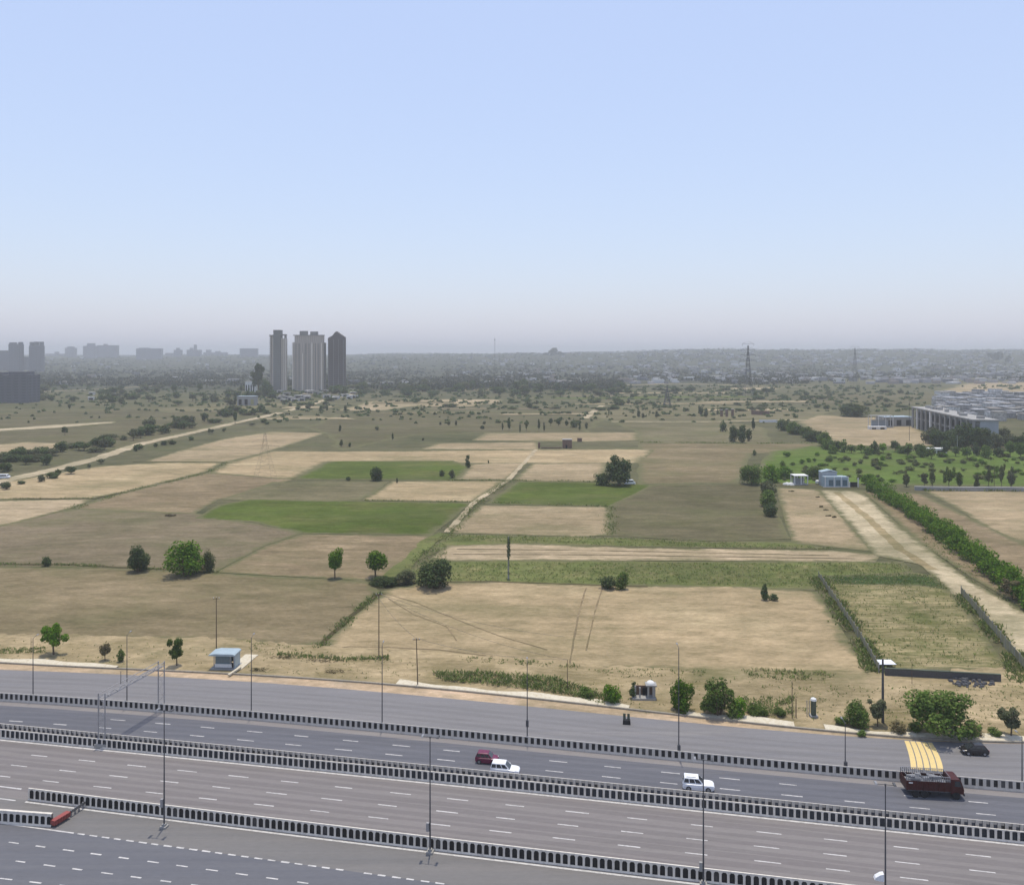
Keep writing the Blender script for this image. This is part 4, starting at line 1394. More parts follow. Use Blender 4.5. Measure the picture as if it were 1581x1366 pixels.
# around the yard
plant("bush", 1163, 748, 42, 36, 'bush', 'leaf', "left green bush of the clump at the yard corner", "bush", var=35, count=3600)
plant("bush", 1190, 744, 36, 30, 'bush', 'leafvivid', "right green bush of the clump at the yard corner", "bush", var=36)
plant("bush", 1187, 764, 34, 26, 'bush', 'leafgrey', "rear grey green bush of the file along the yard's left edge", "bush", var=37)
plant("bush", 1186, 782, 32, 30, 'bush', 'leaf', "middle green bush of the file along the yard's left edge", "bush", var=38)
plant("bush", 1189, 797, 28, 24, 'bush', 'leafdark', "front dark bush of the file along the yard's left edge", "bush", var=39)
plant("bush", 1212, 738, 34, 20, 'bush', 'leafvivid', "green bush behind the white pavilion", "bush", var=40)
plant("bush", 1258, 738, 34, 22, 'bush', 'leaf', "green bush between the pavilion and the blue shed", "bush", var=41)
plant("bush", 1340, 748, 28, 20, 'bush', 'leafvivid', "bush at the head of the hedge beside the blue shed", "bush", var=42)
plant("bush", 1165, 703, 8, 10, 'bush', 'leafdark', "tiny dark bush on the far edge of the broad green field", "bush", var=43)
plant("tree", 1321, 643, 58, 22, 'bush', 'leafdark', "broad dark thicket with a mast in the bare clearing", "tree", var=44)
plant("bush", 1562, 925, 36, 34, 'open', 'leafdry', "straw coloured dead bush in front of the hedge at right", "bush", var=45)
plant("bush", 1532, 895, 20, 16, 'open', 'leafdry', "small dead bush further up the front of the hedge", "bush", var=46)

rt = random.Random(21)
for k in range(9):
    s = k / 8
    plant("tree", 1212 + 78 * s + rt.uniform(-3, 3), 664 + 32 * s + rt.uniform(-2, 2), 27, 22 + rt.uniform(-3, 4), 'bush', rt.choice(['leaf', 'leafdark']),
          "dark green tree of the slanting row left of the bare clearing", "tree", "slanting row of trees left of the clearing", var=k % 4)
for k in range(11):
    plant("tree", 1288 + 13 * k + rt.uniform(-3, 3), 700 + rt.uniform(-3, 2), 18, 13 + rt.uniform(-3, 9), rt.choice(['bush', 'round']), rt.choice(['leaf', 'leafdark', 'leafvivid']),
          "tree of the line along the far edge of the broad green field", "tree", "trees lining the far edge of the broad green field", var=k % 4)
for k in range(15):
    plant("tree", 1436 + 14 * k + rt.uniform(-4, 4), 690 + rt.uniform(-6, 2), 30, 28 + rt.uniform(-6, 12), rt.choice(['bush', 'spread']), rt.choice(['leafdark', 'leafgrey', 'leafdark']),
          "dark tree of the grove in front of the long arcade building", "tree", "grove in front of the long arcade building", var=k % 4)
for k in range(13):
    plant("tree", 1405 + 17 * k + rt.uniform(-5, 5), 706 + rt.uniform(-3, 3), 20, 19 + rt.uniform(-5, 8), rt.choice(['bush', 'tall', 'round']), rt.choice(['leaf', 'leafdark']),
          "tree of the line between the grove and the broad green field", "tree", "trees between the grove and the green field", var=k % 4)
for k in range(12):
    plant("tree", 1404 + 20 * k + rt.uniform(-5, 5), 754 + rt.uniform(-4, 1), 15 + rt.uniform(-3, 6), 26 + rt.uniform(-8, 12), rt.choice(['tall', 'tall', 'open']), rt.choice(['leafgrey', 'leafpale', 'leaf']),
          "slim tree of the row behind the low white boundary wall", "tree", "slim trees behind the low white wall", var=k % 4)
for k in range(150):
    plant("shrub", rt.uniform(1200, 1600), rt.uniform(703, 745), rt.uniform(7, 16), rt.uniform(4, 9), rt.choice(['bush', 'bush', 'open']), rt.choice(['leaf', 'leafvivid', 'leafpale', 'leafpale']),
          "small shrub scattered in the broad green field", "shrub", "shrubs in the broad green field", var=k % 4)
for u, v, w, h, lab in ((1452, 691, 40, 34, "broad dark tree before the middle of the long arcade building"), (1486, 693, 46, 42, "tallest dark tree hiding the near corner of the long arcade building"), (1512, 692, 44, 40, "dark tree just right of the arcade building's near corner")):
    plant("tree", u, v, w, h, 'bush', 'leafdark', lab, "tree", var=int(u) % 5)
# along the canal road
for k in range(84):
    s = rt.random() ** .8
    u = -20 + 440 * s
    base = np.interp(u, [-20, 75, 150, 215, 280, 350, 420], [738, 718, 699, 678, 665, 650, 638])
    front = k % 4 == 0
    v = base + (rt.uniform(20, 26) * (1 - s * .4) if front else rt.uniform(-22, -1) * (1 - .5 * s))
    big = (1.25 - .55 * s)
    plant("bush", u, v, rt.uniform(14, 38) * big * (.6 if front else 1), rt.uniform(8, 21) * big * (.6 if front else 1), rt.choice(['bush', 'spread', 'round']), rt.choice(['leafdark', 'leafdark', 'leafgrey']),
          "dark bush of the thicket along the pale canal road" if not front else "small dark bush on the near bank of the canal road", "bush",
          "bushes along the canal road" if not front else "bushes on the near bank of the canal road", var=k % 4)
plant("tree", 399, 608, 26, 50, 'open', 'leafdark', "tall dark tree left of the slim light tower", "tree", var=50)
plant("tree", 412, 612, 22, 32, 'bush', 'leafdark', "shorter dark tree at the left foot of the slim light tower", "tree", var=51)
for k, (u, v, w, h) in enumerate([(384, 610, 6, 16), (372, 607, 6, 14), (363, 625, 8, 16), (383, 623, 8, 22), (357, 600, 4, 14), (391, 641, 10, 12), (363, 654, 9, 22), (100, 672, 12, 14), (107, 633, 6, 10), (495, 637, 5, 12), (505, 634, 5, 10), (533, 635, 8, 8)]):
    plant("tree", u, v, w, h, rt.choice(['tall', 'round']), 'leafdark', "thin dark tree standing in the fields near the towers", "tree", "thin dark trees near the towers", var=k % 4)
# middle distance
for k, (u, v, w, h) in enumerate([(776, 664, 5, 15), (786, 664, 10, 20), (803, 667, 4, 17), (813, 665, 9, 18), (832, 667, 5, 24), (840, 667, 5, 16), (850, 657, 10, 12), (862, 657, 14, 12), (875, 657, 10, 10), (887, 660, 14, 14), (895, 664, 6, 20), (905, 662, 6, 14), (748, 655, 8, 6), (745, 662, 9, 6)]):
    plant("tree", u, v, w, h, rt.choice(['tall', 'bush', 'open']), rt.choice(['leafdark', 'leafgrey']), "small dark tree of the straggly line beyond the long bare field", "tree", "straggly trees beyond the long bare field", var=k % 4)
for k, (u, v, w, h) in enumerate([(606, 679, 5, 13), (653, 680, 5, 5), (693, 656, 6, 8), (704, 657, 7, 9), (680, 656, 6, 6), (754, 716, 4, 6), (525, 666, 5, 14), (582, 664, 8, 8), (540, 690, 8, 8), (527, 690, 10, 12), (986, 644, 9, 15), (993, 645, 6, 10), (1014, 645, 7, 14), (1090, 644, 10, 15), (940, 642, 3, 14), (829, 624, 5, 8), (533, 632, 8, 8), (1108, 640, 4, 9)]):
    plant("bush", u, v, w, h, rt.choice(['tall', 'bush']), rt.choice(['leafdark', 'leafgrey']), "tiny dark bush dotted across the middle distance", "bush", "bushes dotted across the middle distance", var=k % 4)
for k in range(150):
    u = rt.uniform(430, 1400); v = 598 + 44 * rt.random() ** 1.6
    if rt.random() < .45:
        v = rt.choice([601, 607, 613, 622, 631]) + .012 * (u - 900) + rt.uniform(-1, 1)
    if 1225 < u and v > 632:
        v -= 20
    plant("bush", u, v, rt.uniform(8, 24), rt.uniform(3, 8), 'bush', rt.choice(['leafdark', 'leafgrey', 'leafdark']), "scrub bush on the hazy plain before the far woods", "bush", "scrub before the far woods", var=k % 4)
for k in range(46):
    u = rt.uniform(500, 960); v = rt.uniform(600, 612)
    plant("tree", u, v, rt.uniform(14, 26), rt.uniform(9, 17), rt.choice(['bush', 'round', 'spread']), rt.choice(['leafdark', 'leafgrey', 'leafdark']), "dark tree on the front edge of the far woods", "tree", "trees on the front edge of the far woods", var=k % 4)
for k in range(60):
    u = rt.uniform(60, 430); v = rt.uniform(599, 626)
    plant("tree", u, v, rt.uniform(12, 24), rt.uniform(7, 13), rt.choice(['bush', 'round']), rt.choice(['leafdark', 'leafgrey']), "dark tree on the left plain behind the grey green fields", "tree", "trees behind the left fields", var=k % 4)

# the vivid hedge along the dirt track, one thick continuous growth
def hedge():
    rng = np.random.default_rng(5)
    line = [(1344, 756), (1370, 771), (1405, 792), (1440, 818), (1478, 846), (1515, 874), (1552, 903), (1592, 935), (1660, 985)]
    P = [Vector(G(u, v)) for u, v in line]
    mid = P[3]
    t = empty("hedge", (mid.x, mid.y, 0), 0, "thick vivid green hedge along the right side of the dirt track", "hedge")
    B = []
    for i in range(len(P) - 1):
        L = (P[i + 1] - P[i]).length
        k = max(2, int(L / 1.1))
        for j in range(k):
            p = P[i].lerp(P[i + 1], (j + rng.random()) / k) - mid
            for _ in range(2):
                w = rng.uniform(-1, 1)
                r = rng.uniform(1.1, 2.3)
                B.append((p.x + rng.normal(0, .4) + 3.2 * w, p.y + rng.normal(0, .5) + 1.2 * w, rng.uniform(.8, 5.2) * (1 - .25 * abs(w)), r, r, r * 1.05))
    Q = []
    for cx, cy, cz, rx, ry, rz in B:
        c = 120
        u = rng.normal(0, 1, (c, 3)); u /= np.linalg.norm(u, axis=1, keepdims=True)
        X = np.array([[cx, cy, cz]]) + u * rng.uniform(.6, 1.05, (c, 1)) * np.array([[rx, ry, rz]])
        X[:, 2] = np.maximum(X[:, 2], .05)
        Q.append(leaf_quads(X, u * .8 + np.array([[0, 0, .4]]), .30, rng))
    link("foliage", quads_mesh("foliage", np.concatenate(Q), [M['leafvivid']]), t)
    mb = MB()
    for i in range(0, len(B), 3):
        b = B[i]
        mb.tube((b[0], b[1], -.1), (b[0] + .3, b[1], b[2]), .07, .03, 5)
    mb.build("stems", M['wood'], t)
hedge()

# grass and weeds growing on strips, banks, ditches and the verge
def grass():
    rng = np.random.default_rng(9)
    Q = []
    def inside(px, u, v):
        r = np.zeros(len(u), bool)
        n = len(px)
        for i in range(n):
            (x0, y0), (x1, y1) = px[i], px[(i + 1) % n]
            c = ((y0 > v) != (y1 > v)) & (u < (x1 - x0) * (v - y0) / (y1 - y0 + 1e-9) + x0)
            r ^= c
        return r
    def patch(px, per100, hgt, z=.25, clump=.5, wide=.06):
        hgt *= .62
        """tufts: per100 per 100 square metres"""
        pts = np.array([G(u, v)[:2] for u, v in px])
        lo, hi = pts.min(0), pts.max(0)
        n = int((hi - lo).prod() / 100 * per100 * 2.6)
        X = rng.uniform(lo, hi, (n, 2))
        ok = inside([tuple(p) for p in pts], X[:, 0], X[:, 1])
        X = X[ok]
        if clump:
            f = np.sin(X[:, 0] * .9 + np.sin(X[:, 1] * .7) * 2) * np.sin(X[:, 1] * .8 + np.sin(X[:, 0] * .5) * 2)
            X = X[f > rng.uniform(-1, 1, len(f)) * 1.0 + (clump - .5)]
        n = len(X)
        if not n:
            return
        h = hgt * rng.uniform(.4, 1.3, (n, 1))
        for _ in range(2):
            a = rng.uniform(0, 6.28, n)
            t = np.stack([np.cos(a), np.sin(a), np.zeros(n)], 1) * wide * (1 + h * 2)
            lean = np.stack([rng.normal(0, .8, n), rng.normal(0, .8, n), np.ones(n)], 1) * h
            P = np.stack([X[:, 0] + rng.normal(0, .12, n), X[:, 1] + rng.normal(0, .12, n), np.full(n, z - .05)], 1)
            Q.append(np.stack([P - t, P + t, P + t * .5 + lean, P - t * .5 + lean], 1))
    def along(line, w, per_m, hgt, z=.25):
        P = [np.array(G(u, v)[:2]) for u, v in line]
        for a, b in zip(P[:-1], P[1:]):
            L = np.linalg.norm(b - a); n = int(L * per_m * 2)
            s = rng.random((n, 1))
            d = (b - a) / L
            X = a + (b - a) * s + np.array([[-d[1], d[0]]]) * rng.normal(0, w / 2, (n, 1))
            f = np.sin(s[:, 0] * L * .35 + a[0]) + np.sin(s[:, 0] * L * .13 + 2)
            X = X[f > rng.uniform(-1.8, 1.2, n)]
            n = len(X)
            h = .7 * hgt * rng.uniform(.35, 1.3, (n, 1))
            for _ in range(2):
                an = rng.uniform(0, 6.28, n)
                t = np.stack([np.cos(an), np.sin(an), np.zeros(n)], 1) * .08 * (1 + h * 2)
                lean = np.stack([rng.normal(0, .7, n), rng.normal(0, .7, n), np.ones(n)], 1) * h
                Pp = np.stack([X[:, 0], X[:, 1], np.full(n, z - .05)], 1)
                Q.append(np.stack([Pp - t, Pp + t, Pp + t * .5 + lean, Pp - t * .5 + lean], 1))
    patch([(690, 826), (905, 829), (1090, 836), (1290, 846), (1290, 849), (1000, 844), (800, 838), (700, 836)], 90, .55)
    patch([(690, 870), (1000, 870), (1400, 870), (1410, 884), (1266, 890), (1262, 908), (1000, 902), (700, 897)], 110, .5)
    patch([(1268, 890), (1412, 886), (1450, 892), (1545, 1030), (1360, 1030)], 90, .4, clump=.75)
    patch([(1268, 889), (1410, 886), (1445, 891), (1466, 912), (1420, 905), (1285, 902)], 160, .45, clump=.2)
    patch([(670, 1042), (740, 1040), (860, 1050), (935, 1078), (935, 1092), (860, 1073), (770, 1062), (680, 1053)], 700, .7, z=.5, clump=.15)
    patch([(1145, 1080), (1225, 1080), (1225, 1108), (1145, 1104)], 500, .6, z=.5, clump=.3)
    patch([(880, 1036), (1000, 1034), (1090, 1036), (1085, 1046), (960, 1048)], 200, .35, z=.3, clump=.6)
    patch([(1140, 1034), (1290, 1036), (1290, 1052), (1160, 1052)], 300, .6, z=.3, clump=.75)
    patch([(700, 1014), (900, 1026), (890, 1034), (720, 1024)], 260, .45, z=.3, clump=.75)
    patch([(-20, 1002), (70, 1002), (70, 1010), (-20, 1012)], 420, .4, z=.4, clump=.3)
    patch([(380, 990), (480, 1003), (480, 1014), (390, 1012)], 180, .35, z=.3, clump=.7)
    patch([(1270, 1060), (1581, 1060), (1581, 1128), (1290, 1120)], 110, .4, z=.3, clump=.8)
    patch([(1545, 1010), (1600, 1010), (1620, 1060), (1555, 1055)], 400, .8, z=.3, clump=.2)
    patch([(690, 830), (664, 842), (630, 872), (606, 896), (640, 900), (690, 866)], 90, .5)
    patch([(1424, 840), (1500, 900), (1600, 960), (1600, 944), (1500, 876), (1424, 816)], 60, .45)
    patch([(-20, 990), (320, 996), (320, 1030), (-20, 1022)], 30, .4, z=.3, clump=.85)
    patch([(380, 1000), (660, 1020), (660, 1056), (380, 1040)], 30, .4, z=.3, clump=.85)
    patch([(900, 1050), (1300, 1050), (1300, 1120), (960, 1100)], 40, .45, z=.3, clump=.85)
    along([(586, 916), (540, 954), (489, 1002)], 1.6, 10, .45)
    along([(-30, 871), (100, 872), (200, 877), (340, 884)], 1.6, 8, .4)
    along([(1262, 893), (1290, 930), (1330, 990), (1356, 1042)], 2.2, 34, .8)
    along([(1485, 920), (1520, 960), (1570, 1020)], 2.0, 30, .8)
    along([(430, 1012), (530, 1020), (600, 1018)], 1.2, 14, .4, z=.4)
    along([(640, 868), (690, 828), (735, 779), (786, 742)], 2.5, 5, .5)
    along([(560, 773), (730, 775)], 2, 4, .45)
    along([(760, 776), (940, 782)], 2, 5, .5)
    along([(690, 742), (790, 742), (925, 744)], 2, 4, .6)
    along([(943, 782), (943, 826)], 2.5, 5, .5)
    along([(110, 786), (190, 761), (325, 729), (350, 714)], 3, 4, .5)
    along([(0, 771), (145, 770)], 2.5, 3, .5)
    along([(988, 683), (1180, 685), (1270, 684)], 3, 4, .8)
    along([(1300, 690), (1600, 697)], 4, 6, 1.2)
    along([(1424, 757), (1600, 758)], 3, 8, 1.0)
    o = link("grass", quads_mesh("grass", np.concatenate(Q), [M['grassy']]))
    tag(o, "rough green grass and weeds on the strips, ditches and verge", "grass", kind="stuff")
grass()

# low scrub on the hazy middle plain: the rest of it, one mass
def scrub():
    rng = np.random.default_rng(41)
    Q = []
    n = 0
    while n < 1700:
        u = rng.uniform(-40, 1620); v = 596 + 58 * rng.random() ** 1.5
        if rng.random() < .5:
            v = rng.choice([600, 604, 609, 615, 622, 630, 639]) + .010 * (u - 800) * rng.choice([-1, 1]) + rng.normal(0, .8)
        if v < 596 or (1230 < u < 1450 and v > 636) or (u > 1430 and v > 602) or (u < 420 and v > 628 and rng.random() < .7):
            continue
        x, y, _ = G(u, v)
        w, h = rng.uniform(3, 11) * mpp(v), rng.uniform(1.2, 4.0) * mpp(v)
        c = 26
        d = rng.normal(0, 1, (c, 3)); d /= np.linalg.norm(d, axis=1, keepdims=True)
        d[:, 2] = np.abs(d[:, 2])
        P = np.array([[x, y, .2]]) + d * np.array([[w / 2, w / 3, h]]) * rng.uniform(.3, 1, (c, 1))
        Q.append(leaf_quads(P, d * .8 + np.array([[0, 0, .5]]), .16 * w + .35, rng))
        n += 1
    tag(link("scrub", quads_mesh("scrub", np.concatenate(Q), [M['leafdark']])), "low dusty scrub in broken bands across the hazy middle plain", "scrub", kind="stuff")
scrub()

# the far woods: one mass
def far_woodland():
    rng = np.random.default_rng(17)
    n = 27000
    u = rng.uniform(-150, 1730, n)
    v = VH + 6 + 53 * rng.random(n) ** .85
    keep = np.ones(n, bool)
    right = u > 980
    front = np.where(u < 560, 598, np.where(u < 960, 607, 590 + 6 * np.sin(u * .012)))
    keep &= v < front
    dens = .55 + .45 * np.sin(u * .021 + v * .33) * np.sin(u * .007 - v * .21)
    keep &= rng.random(n) < np.where(right, dens * .95, dens)
    u, v = u[keep], v[keep]
    Q = []
    for a, b in zip(u, v):
        y = CAM_H * F_PX / (b - VH)
        y = min(y, 5600)
        x = (a - CX) / F_PX * y
        z = terrain(x, y)
        s = rng.uniform(3.2, 6.5)
        c = 10
        d = rng.normal(0, 1, (c, 3)); d /= np.linalg.norm(d, axis=1, keepdims=True)
        d[:, 2] = np.abs(d[:, 2]) * 1.1
        P = np.array([[x, y, z + s * .55]]) + d * np.array([[s, s, s * .8]]) * rng.uniform(.4, 1, (c, 1))
        Q.append(leaf_quads(P, d * .8 + np.array([[0, 0, .3]]), s * .42, rng))
    o = link("far_woodland", quads_mesh("far_woodland", np.concatenate(Q), [M['woodland']]))
    tag(o, "far hazy woods reaching to the horizon", "woods", kind="stuff")
far_woodland()

# ------------------------------------------------------------------ buildings
def at_px(u, v, z=0.0):
    q = G(u, v, z)
    return Vector(q)

M['facade_a'] = facade_mat("tower_slim_facade", (.62, .54, .45), (.29, .26, .225), 3.2, 3.1)
M['facade_b'] = facade_mat("tower_broad_facade", (.52, .445, .37), (.27, .24, .21), 3.4, 3.1)
M['facade_c'] = facade_mat("tower_dark_facade", (.14, .115, .108), (.08, .07, .068), 2.6, 3.1)
M['facade_d'] = facade_mat("tower_core_facade", (.23, .22, .20), (.15, .145, .135), 2.2, 3.1)
M['fin'] = plain("tower_pale_fin", (.78, .70, .59), .9, scale=.05)
M['fin2'] = plain("tower_dim_fin", (.30, .28, .255), .9, scale=.05)
M['far1'] = facade_mat("far_block_facade", (.34, .32, .33), (.16, .16, .18), 5, 4.0)
M['far3'] = facade_mat('dark_block_facade', (.15, .15, .16), (.11, .11, .12), 9, 3.4)
M['far2'] = facade_mat("far_tower_facade", (.20, .19, .20), (.10, .10, .12), 5, 4.0)

def towers():
    v0 = 604.0
    k = CAM_H / (v0 - VH)
    Y = CAM_H * F_PX / (v0 - VH)
    X = lambda u: (u - CX) * k
    Z = lambda v: CAM_H + (VH - v) * k
    # slim tower with a projecting stair core
    ox = X(429)
    t = empty("apartment_tower", (ox, Y, 0), 0, "slim light tower with dark central core, leftmost of the three", "tower")
    xx = lambda u: X(u) - ox
    def slab(m, u0, u1, v1, y0, y1, z0=0):
        m.box(((xx(u0) + xx(u1)) / 2, (y0 + y1) / 2, (z0 + Z(v1)) / 2), (xx(u1) - xx(u0), y1 - y0, Z(v1) - z0))
    m = MB(); slab(m, 416.5, 422.6, 517.5, 2, 11); m.build("side_wing", M['facade_a'], t)
    m = MB(); slab(m, 434.2, 441.2, 523, 2, 9); m.build("side_wing", M['facade_a'], t)
    m = MB(); slab(m, 422.8, 434, 509.5, -3, 9); m.build("stair_core", M['facade_d'], t)
    m = MB(); slab(m, 415.3, 422.6, 517.0, .5, 12, Z(518.6)); slab(m, 434.2, 441.0, 516, 1, 9, Z(518)); m.box((xx(439.5), 5, Z(520)), (2.5, 5, 8)); m.build("roof_slab", M['fin2'], t)
    m = MB()
    for i in range(28):
        z = 14 + i * 3.1
        if z < Z(520):
            m.box((xx(417.2), 1.0, z), (3.2, 2.2, .9))
    m.build("balcony_bank", M['fin2'], t)
    for u in (421.6, 434.6, 437.5, 440.6):
        m = MB(); m.box((xx(u), 1.2, Z(522) / 2), (1.0, 1.8, Z(522))); m.build("fin", M['fin'], t)
    # low block between
    ox = X(446)
    t = empty("apartment_tower", (ox, Y + 30, 0), 0, "short dark tower between the slim and the broad tower", "tower")
    m = MB(); m.box((0, 9, (Z(553)) / 2), (6.2, 18, Z(553))); m.build("wall", M['facade_d'], t)
    m = MB(); m.box((0, 9, Z(553) + 1.2), (2.6, 4, 2.4)); m.build("roof_block", M['fin2'], t)
    # broad tower
    ox = X(476)
    t = empty("apartment_tower", (ox, Y, 0), 0, "broad tower with two rooftop blocks, middle of the three", "tower")
    m = MB(); slab(m, 451.6, 499.4, 528.5, 0, 8); m.build("wall", M['facade_b'], t)
    m = MB(); slab(m, 454.4, 499.2, 518.2, 1.5, 7, Z(528.5) + .003); m.build("upper_storeys", M['facade_b'], t)
    m = MB(); slab(m, 452.2, 500.0, 517.0, .6, 8, Z(518.2) + .003); m.build("parapet", M['fin2'], t)
    for a, b, c in ((462, 474, 511), (478.4, 489.8, 511.8)):
        m = MB(); slab(m, a, b, c, 2, 7, Z(517)); m.build("roof_block", M['fin2'], t)
    for u, tv, w in ((452.4, 529, 1.6), (467.6, 545, 1.2), (481.8, 529.5, 1.9), (496.8, 529.5, 1.4)):
        m = MB(); m.box((xx(u), -.9, Z(tv) / 2), (w, 1.8, Z(tv))); m.build("fin", M['fin'], t)
    for u in (457, 462, 472, 477, 487, 492):
        m = MB(); m.box((xx(u), -.5, Z(530) / 2), (.8, 1.0, Z(530))); m.build("rib", M['fin2'], t)
    m = MB(); slab(m, 499.6, 502.0, 529, 3, 7); m.build("corner_wing", M['facade_d'], t)
    # dark tower with a pointed top
    ox = X(519)
    t = empty("apartment_tower", (ox, Y, 0), 0, "dark tower with a pointed top, rightmost of the three", "tower")
    hw = (X(531.5) - X(506)) / 2
    m = MB()
    m.prism([(-hw, 0), (hw, 0), (hw, Z(520.5)), (hw * .15, Z(513)), (-hw * .15, Z(513)), (-hw * .45, Z(518)), (-hw, Z(522))], 0, 12)
    m.build("wall", M['facade_c'], t)
    m = MB(); m.box((0, 6, Z(513) + .6), (3.2, 6, 1.6)); m.build("roof_block", M['fin2'], t)
    for s in (-.92, -.3, .3, .92):
        m = MB(); m.box((hw * s, -.4, Z(524) / 2), (.9, .8, Z(524))); m.build("rib", M['facade_d'], t)
towers()

# far skyline blocks, deep in the haze
def far_block(u0, u1, vtop, Y, mat, label, notch=(), z0=0.0):
    k = Y / F_PX
    xa, xb = (u0 - CX) * k, (u1 - CX) * k
    if xb < 0:
        xb *= (Y + 24) / Y        # the far corner of the side wall sets the visible edge
    zt = CAM_H + (VH - vtop) * k
    g = terrain((xa + xb) / 2, Y)
    t = empty("apartment_block", ((xa + xb) / 2, Y, g - 2), 0, label, "building")
    m = MB(); m.box((0, 12, (zt - g + 2) / 2), (xb - xa, 24, zt - g + 2)); m.build("wall", M[mat], t)
    for f0, f1, dv in notch:
        h = dv * k
        m = MB(); m.box((-(xb - xa) / 2 + (f0 + f1) / 2 * (xb - xa), 12, zt - g + 2 + h / 2 + .003), ((f1 - f0) * (xb - xa), 16, h)); m.build("roof_block", M[mat], t)
    return t
far_block(13, 37, 531, 2535, 'far2', "hazy twin-topped tower, left one of the far left pair", [(.0, .45, 2.5), (.82, 1, 3)])
far_block(44.5, 69, 534, 2535, 'far2', "hazy tower with spiky roofline, right one of the far left pair", [(.0, .2, 6), (.4, .58, 6.5), (.86, 1, 6.5)])
far_block(-30, 26, 545, 2665, 'far2', "hazy lower block at the left edge behind the dark block", [(.55, .8, 4)])
far_block(36, 46, 551, 2704, 'far2', "hazy low block between the far left pair of towers", [])
far_block(-70, 62, 579, 985, 'far3', "large dark block at the left edge standing before the hazy towers", [(.05, .3, 3), (.45, .6, 4), (.7, .95, 5)])
SKY = [(70, 100, 546, 3300, [(.5, .7, 3)]), (100, 119, 537, 3000, [(.2, .8, 2)]), (128, 150, 534, 2800, [(.3, .9, 4)]), (150, 184, 533, 2900, [(.3, .45, 2)]), (186, 212, 549, 3400, []), (210, 252, 538, 2700, [(.1, .5, 1)]),
       (255, 268, 545, 3200, []), (268, 282, 540, 3000, [(.3, .7, 3)]), (288, 312, 540, 3000, [(.5, .65, 8), (.2, .4, 3)]), (314, 352, 544, 3200, [(.1, .3, 4), (.5, .7, 2)]), (352, 368, 548, 3400, []), (370, 399, 538, 2800, []), (399, 416, 548, 3000, [])]
names = ["wide low", "narrow", "stepped", "broad flat topped", "low", "longest flat topped", "small", "domed", "spired", "ragged", "small low", "pale square", "low square"]
where = ["right beside the far left tower pair", "between the far left pair and the stepped block", "left half of the biggest skyline mass", "right half of the biggest skyline mass", "in the gap before the longest skyline block",
         "centred between the stepped block and the three towers", "just right of the longest skyline block", "short of the spired block", "in the middle of the left skyline", "right of the spired block", "left of the pale square block", "left of the slim tower", "touching the slim tower's left side"]
for (a, b, c, d, e), nm, wh in zip(SKY, names, where):
    far_block(a, b, c, d * 1.55, 'far1', f"hazy {nm} skyline block {wh}", e)

def small_building(name, u, v, wpx, hpx, depth, wallm, roofm, label, cat="building", rz=0.0, roof='flat', doors=2, group=None, z=0.0):
    q = at_px(u, v, z)
    k = mpp(v)
    w, h = wpx * k, hpx * k
    t = empty(name, (q.x, q.y, z), rz, label, cat, group)
    m = MB(); m.box((0, depth / 2, h / 2), (w, depth, h)); m.build("wall", M[wallm], t)
    if roof == 'flat':
        m = MB(); m.box((0, depth / 2, h + .14), (w + .5, depth + .5, .28)); m.build("roof", M[roofm], t)
    elif roof == 'gable':
        m = MB(); r = h * .28
        m.prism([(-w / 2 - .3, h + .003), (w / 2 + .3, h + .003), (0, h + r)], -.3, depth + .3); m.build("roof", M[roofm], t)
    for i in range(doors):
        x = -w / 2 + (i + .5) * w / doors
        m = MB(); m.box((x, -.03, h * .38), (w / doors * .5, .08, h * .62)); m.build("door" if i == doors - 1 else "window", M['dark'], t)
    return t
small_building("white_block", 386, 606, 15, 17, 12, 'white', 'concrete', "small pale block with columns left of the tall dark tree", doors=4)
t = small_building("yellow_shed", 380, 626, 28, 14, 10, 'concrete', 'tin', "yellowish shed in front of the small pale block", doors=3)
M['yel'] = plain("yellow_wall", (.36, .34, .16), .9)
t.children[0].data.materials[0] = M['yel']

# shops and sheds crowded at the foot of the towers
def shop_proto():
    t = empty("shop", (0, 0, 0), 0, "pale low shop crowded at the foot of the towers", "shop", "low shops at the foot of the towers")
    m = MB(); m.box((0, 0, 1.6), (7, 6, 3.2)); m.build("wall", M['stall'], t)
    m = MB(); m.box((0, 0, 3.35), (7.6, 6.8, .3)); m.build("roof", M['stall'], t)
    m = MB(); m.box((0, -3.02, 1.2), (4.5, .1, 2.0)); m.build("shutter", M['dark'], t)
    return t
shop = shop_proto()
rs = random.Random(5)
first = True
for k in range(46):
    if k < 30:
        u = rs.uniform(432, 548); v = rs.uniform(606, 621) - (u - 432) * .04
    elif k < 36:
        u = rs.uniform(130, 195); v = rs.uniform(609, 619)
    else:
        u = rs.uniform(560, 640); v = rs.uniform(588, 600)
    q = at_px(u, v)
    o = shop if first else copy_tree(shop)
    first = False
    o.location = q
    o.rotation_euler = (0, 0, rs.uniform(-.5, .5))
    o.scale = (rs.uniform(.6, 1.5), rs.uniform(.7, 1.2), rs.uniform(.7, 1.4))
    if k >= 36:
        o["label"] = "pale low house among the far woods right of the towers"; o["group"] = "low houses among the far woods"; o["category"] = "house"
    elif k >= 30:
        o["label"] = "white low building in the cluster on the left plain"; o["group"] = "white buildings on the left plain"; o["category"] = "house"

